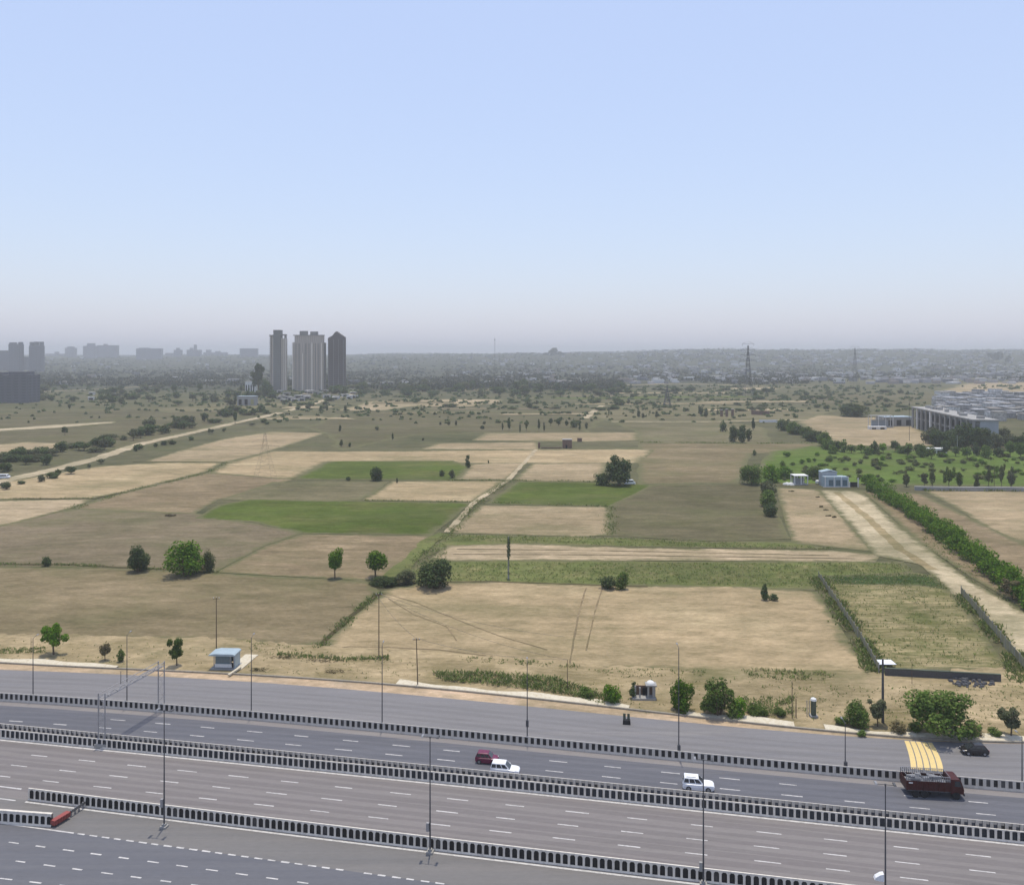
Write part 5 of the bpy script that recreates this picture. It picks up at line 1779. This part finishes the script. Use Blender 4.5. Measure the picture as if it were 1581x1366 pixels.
# crowded settlement behind the long arcade building at right
def house_proto():
    t = empty("house", (0, 0, 0), 0, "low house with blue grey flat roof in the crowded settlement at right", "house", "houses of the crowded settlement")
    m = MB(); m.box((0, 0, 1.8), (10, 9, 3.6)); m.build("wall", M['stall'], t)
    m = MB(); m.box((0, 0, 3.72), (10.6, 9.6, .24)); m.build("roof", M['roofs'], t)
    return t
hp = house_proto()
first = True
cnt = 0
for gy in range(30):
    for gx in range(15):
        y = 730 + gy * 16 + rs.uniform(-7, 7)
        x = 345 + gx * 17 + gy * 4.2 + rs.uniform(-6, 6)
        u = CX + F_PX * x / y; v = VH + F_PX * CAM_H / y
        if u > 1650 or u < 1440 + (v - 608) * .3 or rs.random() < .10 or cnt > 285:
            continue
        if v < 615 and u < 1490 and rs.random() < .6:
            continue
        cnt += 1
        o = hp if first else copy_tree(hp)
        first = False
        o.location = (x, y, 0)
        o.rotation_euler = (0, 0, rs.uniform(-.25, .25) + rs.choice([0, 1.57]))
        o.scale = (rs.uniform(.8, 1.5), rs.uniform(.8, 1.4), rs.uniform(.8, 2.3))

# long arcade building
def arcade():
    a, b = at_px(1408, 660), at_px(1503, 688)
    d = b - a
    L = d.length
    rz = math.atan2(d.y, d.x)
    t = empty("arcade_building", a, rz, "long grey concrete building with a row of tall columns", "building")
    # local x runs along the facade towards the camera, the arcade faces local -y (to the left in the photo)
    D, Hh = 15.0, 16.0
    m = MB(); m.box((L / 2, D / 2 + 2.0, Hh / 2), (L, D - 4, Hh)); m.build("wall", M['bluewall'], t)
    m = MB(); m.box((L / 2, D / 2, Hh + .5), (L + 1.2, D + 1, .9)); m.build("roof", M['concrete'], t)
    for k in range(13):
        m = MB(); m.box((1 + k * (L - 2) / 12, .5, Hh / 2), (2.2 if k in (0, 4) else 1.5, 1.2, Hh)); m.build("column", M['white'] if k in (1, 4) else M['concrete'], t)
    m = MB(); m.box((L / 2, 1.2, Hh * .5), (L, .5, .8)); m.build("gallery_slab", M['concrete'], t)
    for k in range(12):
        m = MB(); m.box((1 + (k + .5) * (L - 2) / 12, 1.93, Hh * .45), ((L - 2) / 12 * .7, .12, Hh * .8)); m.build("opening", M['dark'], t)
    for k in range(10):
        m = MB(); m.box((rs.uniform(4, L - 4), rs.uniform(4, D - 4), Hh + 1.9), (rs.uniform(2, 6), rs.uniform(2, 5), 1.9)); m.build("roof_hut", M['concrete'], t)
arcade()
small_building("annex", 1388, 658, 46, 14, 14, 'concrete', 'tin', "lower grey annex at the left end of the arcade building", doors=3, rz=.1)
def pale_frame(u, v, wpx, hpx, label, depth=8.0, roofm='white', name="pavilion", bays=3):
    q = at_px(u, v); k = mpp(v); w, h = wpx * k, hpx * k
    t = empty(name, q, 0, label, name)
    for i in range(bays + 1):
        for y in (0, depth):
            m = MB(); m.box((-w / 2 + i * w / bays, y, h / 2), (.35, .35, h)); m.build("column", M['white'], t)
    m = MB(); m.box((0, depth / 2, h + .15), (w + .6, depth + .6, .3)); m.build("roof", M[roofm], t)
    m = MB(); m.box((0, depth / 2, .2), (w + .4, depth + .4, .4)); m.build("plinth", M['concrete'], t)
    m = MB(); m.box((0, depth - .4, h * .35), (w * .8, .2, h * .55)); m.build("rear_wall", M['bluewall'], t)
    return t
pale_frame(1362, 660, 34, 18, "open white framed pavilion at the far side of the bare clearing", 5, roofm='concrete', name="pavilion")
pale_frame(1237, 749, 20, 14, "open white pavilion with rubble beside the blue shed's yard", 5, name="pavilion", bays=2)
small_building("low_shed", 1442, 700, 40, 7, 5, 'white', 'white', "low white shed before the line of trees right of the clearing", doors=2)
small_building("low_shed", 1356, 663, 26, 4, 4, 'white', 'white', "low white shed on the far side of the bare clearing", doors=2)
def boundary_wall(name, line, h, th, mat, label, cap=None, cat="wall", posts=0, postm='concrete'):
    P = [at_px(u, v) for u, v in line]
    mid = P[len(P) // 2].copy()
    t = empty(name, mid, 0, label, cat)
    for i in range(len(P) - 1):
        a, b = P[i] - mid, P[i + 1] - mid
        c = (a + b) / 2; d = b - a
        rz = math.atan2(d.y, d.x)
        m = MB(); m.box((c.x, c.y, h / 2 - .1), (d.length + .02 * i, th, h + .2), rz=rz); m.build("panel", M[mat], t)
        if cap:
            m = MB(); m.box((c.x, c.y, h + .06), (d.length, th + .12, .12), rz=rz); m.build("coping", M[cap], t)
        if posts:
            n = max(1, int(d.length / posts))
            for j in range(n + (i == len(P) - 2)):
                p = a.lerp(b, j / n)
                m = MB(); m.box((p.x, p.y, (h + .3) / 2), (.16, .16, h + .3), rz=rz); m.build("post", M[postm], t)
    return t
boundary_wall("boundary_wall", [(1412, 757), (1480, 758), (1545, 758), (1640, 760)], 1.7, .3, 'concrete', "low stained white boundary wall between tan field and green field", cap='white')
M['netting'] = plain("grey_netting", (.27, .255, .16), .9, var=.45, scale=.6)
boundary_wall("fence", [(1264, 894), (1290, 932), (1330, 992), (1357, 1040)], 1.9, .06, 'netting', "grey netting fence between largest bare field and weedy plot", cat="fence", posts=3.2, postm='concrete')
boundary_wall("fence", [(1484, 920), (1520, 962), (1575, 1028), (1640, 1100)], 2.3, .06, 'netting', "grey netting fence between weedy plot and the dirt track", cat="fence", posts=3.2, postm='concrete')
boundary_wall("boundary_wall", [(1366, 1044), (1440, 1048), (1545, 1054)], 1.5, .35, 'dsteel', "long dark wall across the bottom of the weedy plot", cat="wall", cap='tarp')

# blue shed with three bays
def blue_shed():
    v = 752
    q = at_px(1298, v); k = mpp(v)
    t = empty("blue_shed", q, 0, "pale blue grey shed with a taller left hall and three dark bays", "shed")
    x = lambda u: (u - 1298) * k
    H = lambda vv: (v - vv) * k
    m = MB()
    m.prism([(x(1273), 0), (x(1297), 0), (x(1297), H(731)), (x(1286), H(729)), (x(1273), H(731))], 3.5, 7.0); m.build("rear_hall", M['bluewall'], t)
    m = MB(); m.prism([(x(1272.6), H(731) + .02), (x(1286), H(728.6) + .15), (x(1297.4), H(731) + .02), (x(1297.4), H(731) + .3), (x(1286), H(728.6) + .45), (x(1272.6), H(731) + .3)], 3.2, 7.3); m.build("roof", M['tin'], t)
    m = MB(); m.box((x(1291), 1.7, H(736) / 2), (x(1310) - x(1273), 3.4, H(736))); m.build("front_wall", M['tin'], t)
    m = MB(); m.box((x(1303), 5.0, H(737) / 2), (x(1310) - x(1297.6), 3, H(737))); m.build("side_wing", M['tin'], t)
    for u in (1283, 1294, 1304.5):
        m = MB(); m.box((x(u), -.03, H(745) * .95), (1.9, .1, 2.6)); m.build("bay_door", M['teal'], t)
    for u in (1274, 1288, 1299, 1309.5):
        m = MB(); m.box((x(u), -.08, H(736) / 2), (.35, .22, H(736) + .1)); m.build("pilaster", M['white'], t)
    m = MB(); m.box((x(1291), -.6, .12), (x(1312) - x(1271), 1.2, .24)); m.build("plinth", M['concrete'], t)
blue_shed()
def dark_gate():
    v = 752; q = at_px(1318, v); k = mpp(v)
    t = empty("gate", q, 0, "dark gate with one tall white post right of the blue shed", "gate")
    m = MB(); m.box((0, 0, 1.1), (3.2, .12, 2.0)); m.box((0, 0, 2.2), (3.2, .2, .16)); m.build("leaf", M['dark'], t)
    m = MB(); m.box((2.0, 0, 1.9), (.4, .4, 3.8)); m.box((2.0, 0, 3.9), (.55, .55, .2)); m.build("post", M['white'], t)
    m = MB(); m.box((-1.8, 0, 1.2), (.3, .3, 2.4)); m.build("post", M['white'], t)
dark_gate()
def tank(u, v, r, h, label, mat='white', legs=True, name="water_tank"):
    q = at_px(u, v)
    t = empty(name, q, 0, label, "tank")
    m = MB(); m.tube((0, 0, .8), (0, 0, .8 + h), r, r, 16); m.tube((0, 0, .8 + h), (0, 0, 1.1 + h), r, r * .3, 16); m.build("drum", M[mat], t)
    for s in ((-1, -1), (1, -1), (1, 1), (-1, 1)):
        m = MB(); m.box((s[0] * r * .6, s[1] * r * .6, .4), (.12, .12, .82)); m.build("leg", M['dsteel'], t)
    return t
tank(1262, 748, .9, 1.0, "small white water tank on dark legs between pavilion and blue shed")
def rubble(u, v, n, sp, mat, label, name, cat, size=(.3, .9), zs=.5, z=0.0):
    q = at_px(u, v, z)
    rng = random.Random(int(u))
    m = MB()
    for k in range(n):
        a, r = rng.uniform(0, 6.28), sp * rng.random() ** .7
        s = rng.uniform(*size)
        m.box((r * math.cos(a), r * math.sin(a) * .6, s * zs / 2 + rng.uniform(0, .5) * (1 - r / sp)), (s * 1.3, s, s * zs), rz=rng.uniform(0, 3), taper=.7)
    o = m.build(name, M[mat])
    o.location = (q.x, q.y, z)
    return tag(o, label, cat)
rubble(1219, 748, 26, 2.6, 'white', "heap of white rubble left of the white pavilion", "rubble_heap", "heap", (.5, 1.6))
rubble(262, 797, 22, 1.7, 'ditch', "small dark brown heap on the fallow field", "earth_heap", "heap", (.4, 1.1))
for u, v in ((1268, 783), (1276, 788), (1279, 797), (1288, 799), (1262, 768), (1222, 759)):
    rubble(u, v, 10, .9, 'ditch', {1268: "small dark clod furthest along the yard's ragged right edge", 1276: "dark clod pair mate right of the yard edge", 1279: "dark clod low on the yard edge beside the track",
           1288: "biggest dark clod nearest the pale track", 1262: "dark clod near the top of the pale track", 1222: "dark clod in front of the white pavilion"}[u], "earth_clod", "clod", (.3, .8))
# white van under the lone dark tree; white bus on the canal road
def van(u, v, L, label, rz=0.0):
    q = at_px(u, v)
    t = empty("van", q, rz, label, "van")
    W_, H_ = 1.9, 2.2
    m = MB(); m.prism([(-L / 2, .45), (L / 2, .45), (L / 2, 1.1), (L / 2 - .5, 1.35), (L / 2 - 1.1, H_), (-L / 2 + .1, H_), (-L / 2, 1.9)], -W_ / 2, W_ / 2); m.build("body", M['carwhite'], t)
    for s in (-1, 1):
        m = MB(); yy = s * (W_ / 2 + .012)
        pts = [(-L / 2 + .5, yy, 1.4), (L / 2 - .95, yy, 1.4), (L / 2 - 1.25, yy, 2.0), (-L / 2 + .5, yy, 2.0)]
        m.poly(pts if s < 0 else pts[::-1]); m.build("side_window", M['glass'], t)
        for x in (-L / 2 + .9, L / 2 - .9):
            wheel(t, x, s * (W_ / 2 - .12), .36)
    m = MB(); m.poly([(L / 2 - .5 + .012, -.8, 1.4), (L / 2 - .5 + .012, .8, 1.4), (L / 2 - 1.05 + .012, .8, 2.1), (L / 2 - 1.05 + .012, -.8, 2.1)]); m.build("windscreen", M['glass'], t)
van(972, 748, 5.2, "white van parked at the right foot of the large lone dark tree")
van(2, 739, 7.5, "white van on the canal road at the left edge", .1)

# ruined brick hut with low walls in the long bare field
def brick_hut():
    q = at_px(876, 692); k = mpp(692)
    t = empty("brick_hut", q, 0, "small brown brick hut standing in the long bare field", "hut")
    w = 14 * k; h = 13 * k
    m = MB(); m.box((0, 2.4, h / 2), (w, 4.8, h)); m.build("wall", M['brick'], t)
    m = MB(); m.box((0, 2.4, h + .12), (w + .4, 5.2, .24)); m.build("roof", M['concrete'], t)
    m = MB(); m.box((-.6, -.03, 1.1), (1.1, .1, 2.2)); m.build("door", M['dark'], t)
    q = at_px(850, 692)
    t = empty("ruined_wall", q, 0, "low ruined brick wall with one tall end left of the brick hut", "wall")
    m = MB(); m.box((.6, 0, .35), (13, .4, .7)); m.build("base", M['brick'], t)
    m = MB(); m.box((-7.2, 0, 1.8), (1.4, .5, 3.6)); m.build("pier", M['brick'], t)
brick_hut()
small_building("brick_stack", 895, 682, 7, 5, 1.6, 'brick', 'brick', "small square brick stack right of the brick hut", "stack", doors=0)

# dark clad structures right of centre
def clad_block(u, v, wpx, hpx, depth, label, panels=4, mat='tarp'):
    q = at_px(u, v); k = mpp(v); w, h = wpx * k, hpx * k
    t = empty("netted_block", q, 0, label, "structure")
    m = MB(); m.box((0, depth / 2, h / 2), (w, depth, h)); m.build("wall", M[mat], t)
    for i in range(panels + 1):
        m = MB(); m.box((-w / 2 + i * w / panels, -.1, h / 2 + .2), (.35, .3, h + .4)); m.build("pole", M['tarp'], t)
    m = MB(); m.box((0, depth / 2, h + .15), (w + .3, depth + .3, .3)); m.build("roof", M['tarp'], t)
    m = MB(); m.box((w * .25, -.05, h * .16), (w * .25, .14, h * .32)); m.build("opening", M['dark'], t)
    return t
for k, (u, v, w, h, lab) in enumerate([(1133, 682, 18, 30, "left tree of the tight dark clump at the olive field edge"), (1146, 683, 20, 32, "right tree of the tight dark clump at the olive field edge"),
                                       (1156, 681, 12, 22, "low dark tree on the right side of the tight dark clump"), (1116, 666, 13, 21, "dark tree up-left of the tight dark clump"),
                                       (1163, 664, 11, 20, "slim dark tree up-right of the tight dark clump"), (1082, 640, 11, 17, "lone dark tree beyond the pale farm lane"), (1089, 643, 9, 10, "low dark bush beside the lone tree beyond the farm lane")]):
    plant("tree", u, v, w, h, 'bush' if k != 4 else 'tall', 'leafdark', lab, "tree", var=70 + k)
for u, lab in ((1114, "left dark brick stack beyond the netted blocks"), (1122, "middle dark brick stack beyond the netted blocks"), (1131, "right dark brick stack beyond the netted blocks")):
    q = at_px(u, 643); k = mpp(643)
    t = empty("brick_stack", q, 0, lab, "stack")
    m = MB(); m.box((0, 0, 5 * k), (4 * k * .8, 3, 10 * k if u == 1114 else 12 * k), taper=.9); m.build("shaft", M['brick'], t)
    m = MB(); m.box((0, 0, (10 if u == 1114 else 11) * k + .2), (3.4 * k, 3.2, .5)); m.build("collar", M['concrete'], t)
boundary_wall("ruined_wall", [(1160, 640), (1188, 641)], 4.0, .6, 'brick', "ragged brown wall beyond the slim netted block", posts=4)
boundary_wall("ruined_wall", [(1172, 652), (1200, 652)], 2.2, .6, 'white', "low pale wall beside the slim netted block", posts=6)

# ------------------------------------------------------------------ pylons, masts and poles
def pylon(u, vb, vt, base_w, label, mat='dsteel', arms=3, bar=.14, z=0.0, Y=None):
    if Y is None:
        q = at_px(u, vb); Y = q.y
    x = (u - CX) / F_PX * Y
    g = terrain(x, Y)
    h = CAM_H + (VH - vt) * Y / F_PX - g
    t = empty("pylon", (x, Y, g), 0, label, "pylon")
    m = MB()
    w = lambda f: base_w / 2 * ((1 - f) ** 1.3 * .92 + .08)
    N = 9
    C4 = ((-1, -1), (1, -1), (1, 1), (-1, 1))
    for i in range(N):
        f0, f1 = i / N, (i + 1) / N
        a, b = w(f0), w(f1)
        for s in range(4):
            p, q2 = C4[s], C4[(s + 1) % 4]
            m.tube((p[0] * a, p[1] * a, h * f0), (p[0] * b, p[1] * b, h * f1), bar, bar * .8, 5)
            m.tube((p[0] * a, p[1] * a, h * f0), (q2[0] * b, q2[1] * b, h * f1), bar * .6, bar * .6, 4)
            m.tube((q2[0] * a, q2[1] * a, h * f0), (p[0] * b, p[1] * b, h * f1), bar * .6, bar * .6, 4)
    m.build("lattice", M[mat], t)
    for i in range(arms):
        z = h * (.70 + .11 * i); L = base_w * (.62 - .1 * i) + h * .06
        m = MB()
        m.tube((-L, 0, z), (L, 0, z), bar * .8, bar * .8, 5)
        m.tube((-L, 0, z), (0, 0, z + h * .05), bar * .6, bar * .6, 4); m.tube((L, 0, z), (0, 0, z + h * .05), bar * .6, bar * .6, 4)
        for s in (-1, 1):
            m.tube((s * L, 0, z), (s * L, 0, z - h * .04), bar * .7, bar * .7, 5)
        m.build("crossarm", M[mat], t)
    return t
pylon(1155, 612, 533, 12, "tall dark pylon rising over the ridge right of centre", bar=.24, arms=4)
pylon(1320, 593, 537, 12, "hazy pylon further right on the ridge", bar=.17, arms=4)
pylon(1030, 627, 597, 8, "small pylon on the olive field beyond the pale farm lane", bar=.26, arms=2)
pylon(409, 738, 668, 9, "faint thin lattice pylon on the bare field left of centre", mat='dsteel', bar=.028, arms=2)
def mast(u, Y, vt, r, label):
    x = (u - CX) / F_PX * Y
    g = terrain(x, Y)
    h = CAM_H + (VH - vt) * Y / F_PX - g
    t = empty("mast", (x, Y, g), 0, label, "mast")
    m = MB(); m.tube((0, 0, 0), (0, 0, h), r, r * .6, 6); m.build("pole", M['dsteel'], t)
    m = MB(); m.box((0, 0, h * .93), (r * 5, r * 5, h * .03)); m.box((0, 0, h * .8), (r * 4, r * 4, h * .02)); m.build("antenna", M['dsteel'], t)
mast(764, 2700, 521, .75, "thin far mast standing above the horizon left of centre")
mast(995, 4000, 542, 1.0, "thin far mast on the horizon right of centre")
mast(1315, 945, 617, .35, "slim mast rising out of the dark thicket in the clearing")
mast(1404, 560, 620, .14, "slim pole beside the white framed pavilion")
def temple():
    Y = 4300; x = (857 - CX) / F_PX * Y; g = terrain(x, Y); k = Y / F_PX
    t = empty("hilltop_trees", (x, Y, g), 0, "dark tree-covered mound breaking the horizon near the centre", "mound")
    B = []
    rng = random.Random(3)
    for i in range(26):
        xx = rng.gauss(0, 8) * k * .8
        B.append((xx, rng.uniform(-20, 20), max(4, (60 + 7 * k - g) * .5 * math.exp(-(xx / (9 * k)) ** 2) * rng.uniform(.5, 1.9)), rng.uniform(8, 15), 12, rng.uniform(6, 11)))
    link("foliage", crown_data("foliage", B, 1500, 4.0, 77, M['woodland']), t)
temple()
def far_grove(u, Y, label, w, top, seed):
    x = (u - CX) / F_PX * Y; g = terrain(x, Y); k = Y / F_PX
    t = empty("hilltop_trees", (x, Y, g), 0, label, "mound")
    rng = random.Random(seed); B = []
    H = CAM_H + (VH - top) * k - g
    for i in range(16):
        xx = rng.gauss(0, w * .4) * k
        B.append((xx, rng.uniform(-15, 15), max(4, H * .6 * math.exp(-(xx / (w * k)) ** 2) * rng.uniform(.5, 1.3)), 9, 10, 7))
    link("foliage", crown_data("foliage", B, 900, 3.6, seed, M['woodland']), t)
far_grove(1540, 3300, "hazy clump of tall trees on the ridge at far right", 20, 540, 5)

# far town scattered on the ridge and in the woods: one mass
def far_town():
    rng = np.random.default_rng(23)
    V, F = [], []
    base = [(-1, -1), (1, -1), (1, 1), (-1, 1)]
    n = 0
    while n < 1500:
        u = rng.uniform(700, 1720)
        if rng.random() < .15:
            u = rng.uniform(-50, 700)
        v = VH + 4 + 44 * rng.random() ** 1.5
        if rng.random() > .35 + .65 * smooth(850, 1150, u):
            continue
        y = min(CAM_H * F_PX / (v - VH), 5600)
        if v < 562:
            y = 2900 + 2500 * rng.random()
        x = (u - CX) / F_PX * y
        z = terrain(x, y)
        w, d, h = rng.uniform(4, 12), rng.uniform(4, 9), rng.uniform(3, 8)
        a = rng.uniform(0, 3.14); c, s = math.cos(a), math.sin(a)
        b = len(V)
        for zz in (z - 1, z + h):
            for px, py in base:
                V.append((x + px * w * c - py * d * s, y + px * w * s + py * d * c, zz))
        for q in ((4, 5, 6, 7), (0, 1, 5, 4), (1, 2, 6, 5), (2, 3, 7, 6), (3, 0, 4, 7)):
            F.append([b + i for i in q])
        n += 1
    o = link("far_town", new_mesh("far_town", V, F, [M['town']]))
    tag(o, "far hazy town spread over the wooded ridge", "town", kind="stuff")
far_town()

def utility_pole(u, vb, vt, label, lean=0.0, z=.29, cross=True, r=.11, mat='wood'):
    q = at_px(u, vb, z)
    h = (vb - vt) * (CAM_H - z) / (vb - VH) 
    t = empty("utility_pole", (q.x, q.y, z), 0, label, "pole")
    m = MB(); m.tube((0, 0, -.1), (lean, 0, h), r, r * .65, 8); m.build("shaft", M[mat], t)
    if cross:
        m = MB(); m.box((lean, 0, h - .25), (1.3, .1, .1)); m.build("crossarm", M[mat], t)
        for s in (-.55, 0, .55):
            m = MB(); m.tube((lean + s, 0, h - .2), (lean + s, 0, h + .06), .05, .035, 6); m.build("insulator", M['lamp'], t)
    return Vector((q.x + lean, q.y, z + h))
A = utility_pole(334, 1003, 922, "thin dark utility pole behind the blue roofed shelter")
B_ = utility_pole(585, 1012, 916, "utility pole on the left of the largest bare field, wires at its top")
C_ = utility_pole(645, 1058, 985, "bare leaning dark pole at the footpath edge", lean=-.25)
D_ = utility_pole(876, 1064, 1018, "short pole among the verge weeds where the wires end", cross=False, r=.07)
utility_pole(1223, 1108, 1052, "slim dark pole left of the green cylinder on the verge", cross=False, r=.08)
utility_pole(1229, 1107, 1078, "shorter pole touching the slim dark pole on the verge", cross=False, r=.10)
utility_pole(1363, 1115, 1017, "tall thick dark post at the corner of the weedy plot", cross=False, r=.24, mat='dsteel')
utility_pole(1478, 700, 672, "pale concrete pole in front of the grove", cross=False, r=.22, z=0.0, mat='concrete')
utility_pole(1535, 757, 718, "thin dark pole among slim trees behind the white wall", cross=False, r=.12, z=0.0)
utility_pole(1408, 1055, 1020, "short stake behind the dark wall of the weedy plot", cross=False, r=.05, z=.29)
utility_pole(48, 1008, 984, "stake at far left of the verge beside the open crowned tree", cross=False, r=.06)
def wires():
    m = MB()
    def sag(p, q, s):
        K = 12
        prev = p
        for i in range(1, K + 1):
            f = i / K
            c = p.lerp(q, f); c.z -= s * 4 * f * (1 - f)
            m.tube(tuple(prev), tuple(c), .022, .022, 4, caps=False)
            prev = c
    sag(B_, D_ + Vector((0, 6, 2)), 1.2)
    sag(B_ + Vector((.5, 0, -.2)), D_, 1.6)
    sag(B_ + Vector((-.5, 0, -.2)), C_, .8)
    sag(C_, D_, 1.0)
    tag(m.build("overhead_wires", M['dsteel']), "thin dark wires sagging between the poles over the bare field", "wires")
wires()

def creeper_pole():
    q = at_px(785, 894); k = mpp(894)
    h = 66 * k
    t = empty("creeper_pole", q, 0, "tall thin post wrapped in dark creeper in the middle of the weedy strip", "pole")
    m = MB(); m.tube((0, 0, -.1), (0, 0, h), .22, .14, 10); m.build("shaft", M['concrete'], t)
    B = [(0.05, 0, h * (.50 + .035 * i), .38 + .08 * (i % 3), .4, .5) for i in range(14)]
    B += [(.05, 0, h * (.1 + .04 * i), .22, .25, .4) for i in range(10)]
    link("creeper", crown_data("creeper", B, 700, .17, 8, M['leafdark']), t)
creeper_pole()

# ------------------------------------------------------------------ things on the verge
def shelter():
    q = at_px(345, 1033, .29)
    k = (CAM_H - .29) / (1033 - VH)
    t = empty("roadside_shelter", (q.x, q.y, .29), -.06, "blue roofed roadside shelter with dark glass on the verge", "shelter")
    w = 36 * k; h = 22 * k; D = 2.6
    m = MB()
    m.prism([(-w / 2 - .5, h - .05), (w / 2 + .15, h - .05), (w / 2 + .15, h + .18), (w / 2 - .3, h + .34), (-w / 2 + .6, h + .34), (-w / 2 - .5, h + .10)], -.5, D + .2)
    m.build("roof", M['tin'], t)
    m = MB(); m.box((.1, D - .05, h * .58), (w - .3, .08, h * .74)); m.build("rear_glass", M['teal'], t)
    m = MB(); m.box((-.1, .25, h * .64), (w * .72, .05, h * .58)); m.build("front_glass", M['teal'], t)
    m = MB(); m.box((-.1, .2, h * .23), (w * .74, .14, h * .24)); m.build("front_panel", M['white'], t)
    m = MB(); m.box((w / 2 - .12, D / 2 + .1, h * .5), (.12, D, h - .1)); m.build("side_panel", M['tin'], t)
    for x, y in ((-w / 2 + .3, .2), (w / 2 - .95, .2), (-w / 2 + .3, D - .15), (w / 2 - .3, .2)):
        m = MB(); m.box((x, y, h / 2), (.12, .12, h)); m.build("post", M['lsteel'], t)
    m = MB(); m.box((0, D / 2, .08), (w + .5, D + .9, .2)); m.build("plinth", M['concrete'], t)
    m = MB(); m.box((.2, 1.6, .55), (w * .7, .5, .1)); m.box((.2, 1.6, .3), (w * .5, .3, .42)); m.build("bench", M['wood'], t)
    q = at_px(376, 1022, .29)
    o = MB(); o.box((0, 0, .06), (2.6, 7.5, .2), rz=-.12); s = o.build("concrete_slab", M['sand'] if False else M['footpath']); s.location = (q.x, q.y, .29)
    tag(s, "pale concrete slab beside the blue roofed shelter", "slab")
    a, b = at_px(353, 1045, .29), at_px(371, 1033, .29)
    c = (a + b) / 2; d = b - a
    o = MB(); o.box((0, 0, .38), (d.length, .45, .3), rz=math.atan2(d.y, d.x)); s = o.build("kerb_ramp", M['footpath']); s.location = (c.x, c.y, .29)
    tag(s, "pale stone ramp across the kerb below the blue roofed shelter", "ramp")
shelter()

def roadside_hut():
    q = at_px(996, 1079, .29); k = (CAM_H - .29) / (1079 - VH)
    t = empty("roadside_hut", (q.x, q.y, .29), -.05, "small ruined roadside hut with white dome beside the bushes", "hut")
    for x, w, h in ((-1.7, .3, 2.3), (-.9, .22, 2.0), (.55, .3, 2.4), (1.5, .5, 2.2)):
        m = MB(); m.box((x, 0, h / 2), (w, .35, h)); m.build("pier", M['concrete'], t)
    m = MB(); m.box((0, 1.2, .95), (3.8, .2, 1.9)); m.build("rear_wall", M['brick'], t)
    m = MB(); m.box((1.05, .6, 2.35), (1.9, 1.7, .22)); m.build("roof", M['concrete'], t)
    m = MB()
    for i in range(5):
        a0, a1 = i * .31, (i + 1) * .31
        m.tube((1.0, .6, 2.46 + .55 * math.sin(a0)), (1.0, .6, 2.46 + .55 * math.sin(a1)), .75 * math.cos(a0), .75 * math.cos(a1), 14)
    m.build("dome", M['white'], t)
    m = MB(); m.box((-.2, .3, .18), (4.0, 1.8, .3)); m.build("plinth", M['concrete'], t)
    m = MB(); m.box((.1, .9, .85), (.9, .12, 1.5)); m.build("gate", M['dark'], t)
roadside_hut()
plant("bush", 978, 1078, 18, 26, 'tall', 'leafdark', "dark upright bush against the left side of the small ruined hut", "bush", var=60, z=Z1)
def green_cylinder():
    q = at_px(1256, 1106, .29)
    t = empty("green_tank", (q.x, q.y, .29), 0, "dark green upright cylinder with a white cap on the verge", "tank")
    m = MB(); m.tube((0, 0, .3), (0, 0, 2.7), .42, .42, 16); m.build("drum", M['tarp'], t)
    m = MB(); m.tube((0, 0, 2.7), (0, 0, 3.0), .50, .42, 16); m.tube((0, 0, 3.0), (0, 0, 3.15), .42, .15, 16); m.build("cap", M['white'], t)
    m = MB(); m.box((0, 0, .15), (1.2, 1.2, .32)); m.build("base", M['concrete'], t)
    for x in (-1.0, -.62):
        m = MB(); m.tube((x, .2, 0), (x, .2, 2.6), .06, .06, 6); m.build("pipe", M['concrete'], t)
green_cylinder()
def white_sheet():
    q = at_px(1370, 1031, .2)
    t = empty("sheet_roof", (q.x, q.y, .2), 0, "small bright white sheet roof at the corner of the weedy plot", "roof")
    m = MB(); m.box((0, 1.0, .75), (3.3, 2.4, .08)); m.build("sheet", M['carwhite'], t)
    for x in (-1.5, 1.5):
        for y in (.1, 1.9):
            m = MB(); m.box((x, y, .35), (.1, .1, .72)); m.build("leg", M['dsteel'], t)
white_sheet()
rubble(1500, 1054, 70, 4.0, 'dsteel', "long heap of dark scrap against the dark wall", "scrap_heap", "heap", (.25, .8), .5, .29)
for u, v, lab in ((440, 1016, "left dark brushwood heap on the verge right of the shelter"), (500, 1021, "long dark brushwood heap on the verge below the ditch"), (398, 1035, "small dark brush clump by the kerb right of the shelter"), (515, 1038, "dark twig heap on the kerb below the brushwood")):
    q = at_px(u, v, .29)
    rng = random.Random(u)
    m = MB()
    for k in range(60):
        a = (rng.gauss(0, 2.0 if 'long' in lab else 1.0), rng.gauss(0, .35), rng.uniform(.02, .35))
        d = (rng.uniform(-.9, .9), rng.uniform(-.3, .3), rng.uniform(-.05, .25))
        m.tube(a, (a[0] + d[0], a[1] + d[1], max(.02, a[2] + d[2])), .04, .02, 5)
    o = m.build("brushwood_heap", M['ditch']); o.location = (q.x, q.y, .29)
    tag(o, lab, "heap")

# ------------------------------------------------------------------ haze
def haze():
    m = bpy.data.materials.new("haze_air")
    m.use_nodes = True
    nt = m.node_tree
    nt.nodes.clear()
    out = nt.nodes.new("ShaderNodeOutputMaterial")
    pv = nt.nodes.new("ShaderNodeVolumePrincipled")
    pv.inputs["Color"].default_value = (.78, .80, .82, 1)
    pv.inputs["Density"].default_value = HAZE
    pv.inputs["Anisotropy"].default_value = 0.0
    nt.links.new(pv.outputs[0], out.inputs["Volume"])
    m.cycles.homogeneous_volume = True
    mb = MB()
    mb.box((0, 5200, 66), (42000, 11600, 138))
    o = mb.build("haze", m)
    tag(o, "pale dusty haze over the whole plain", "haze", kind="stuff")
HAZE = 0.00018
haze()
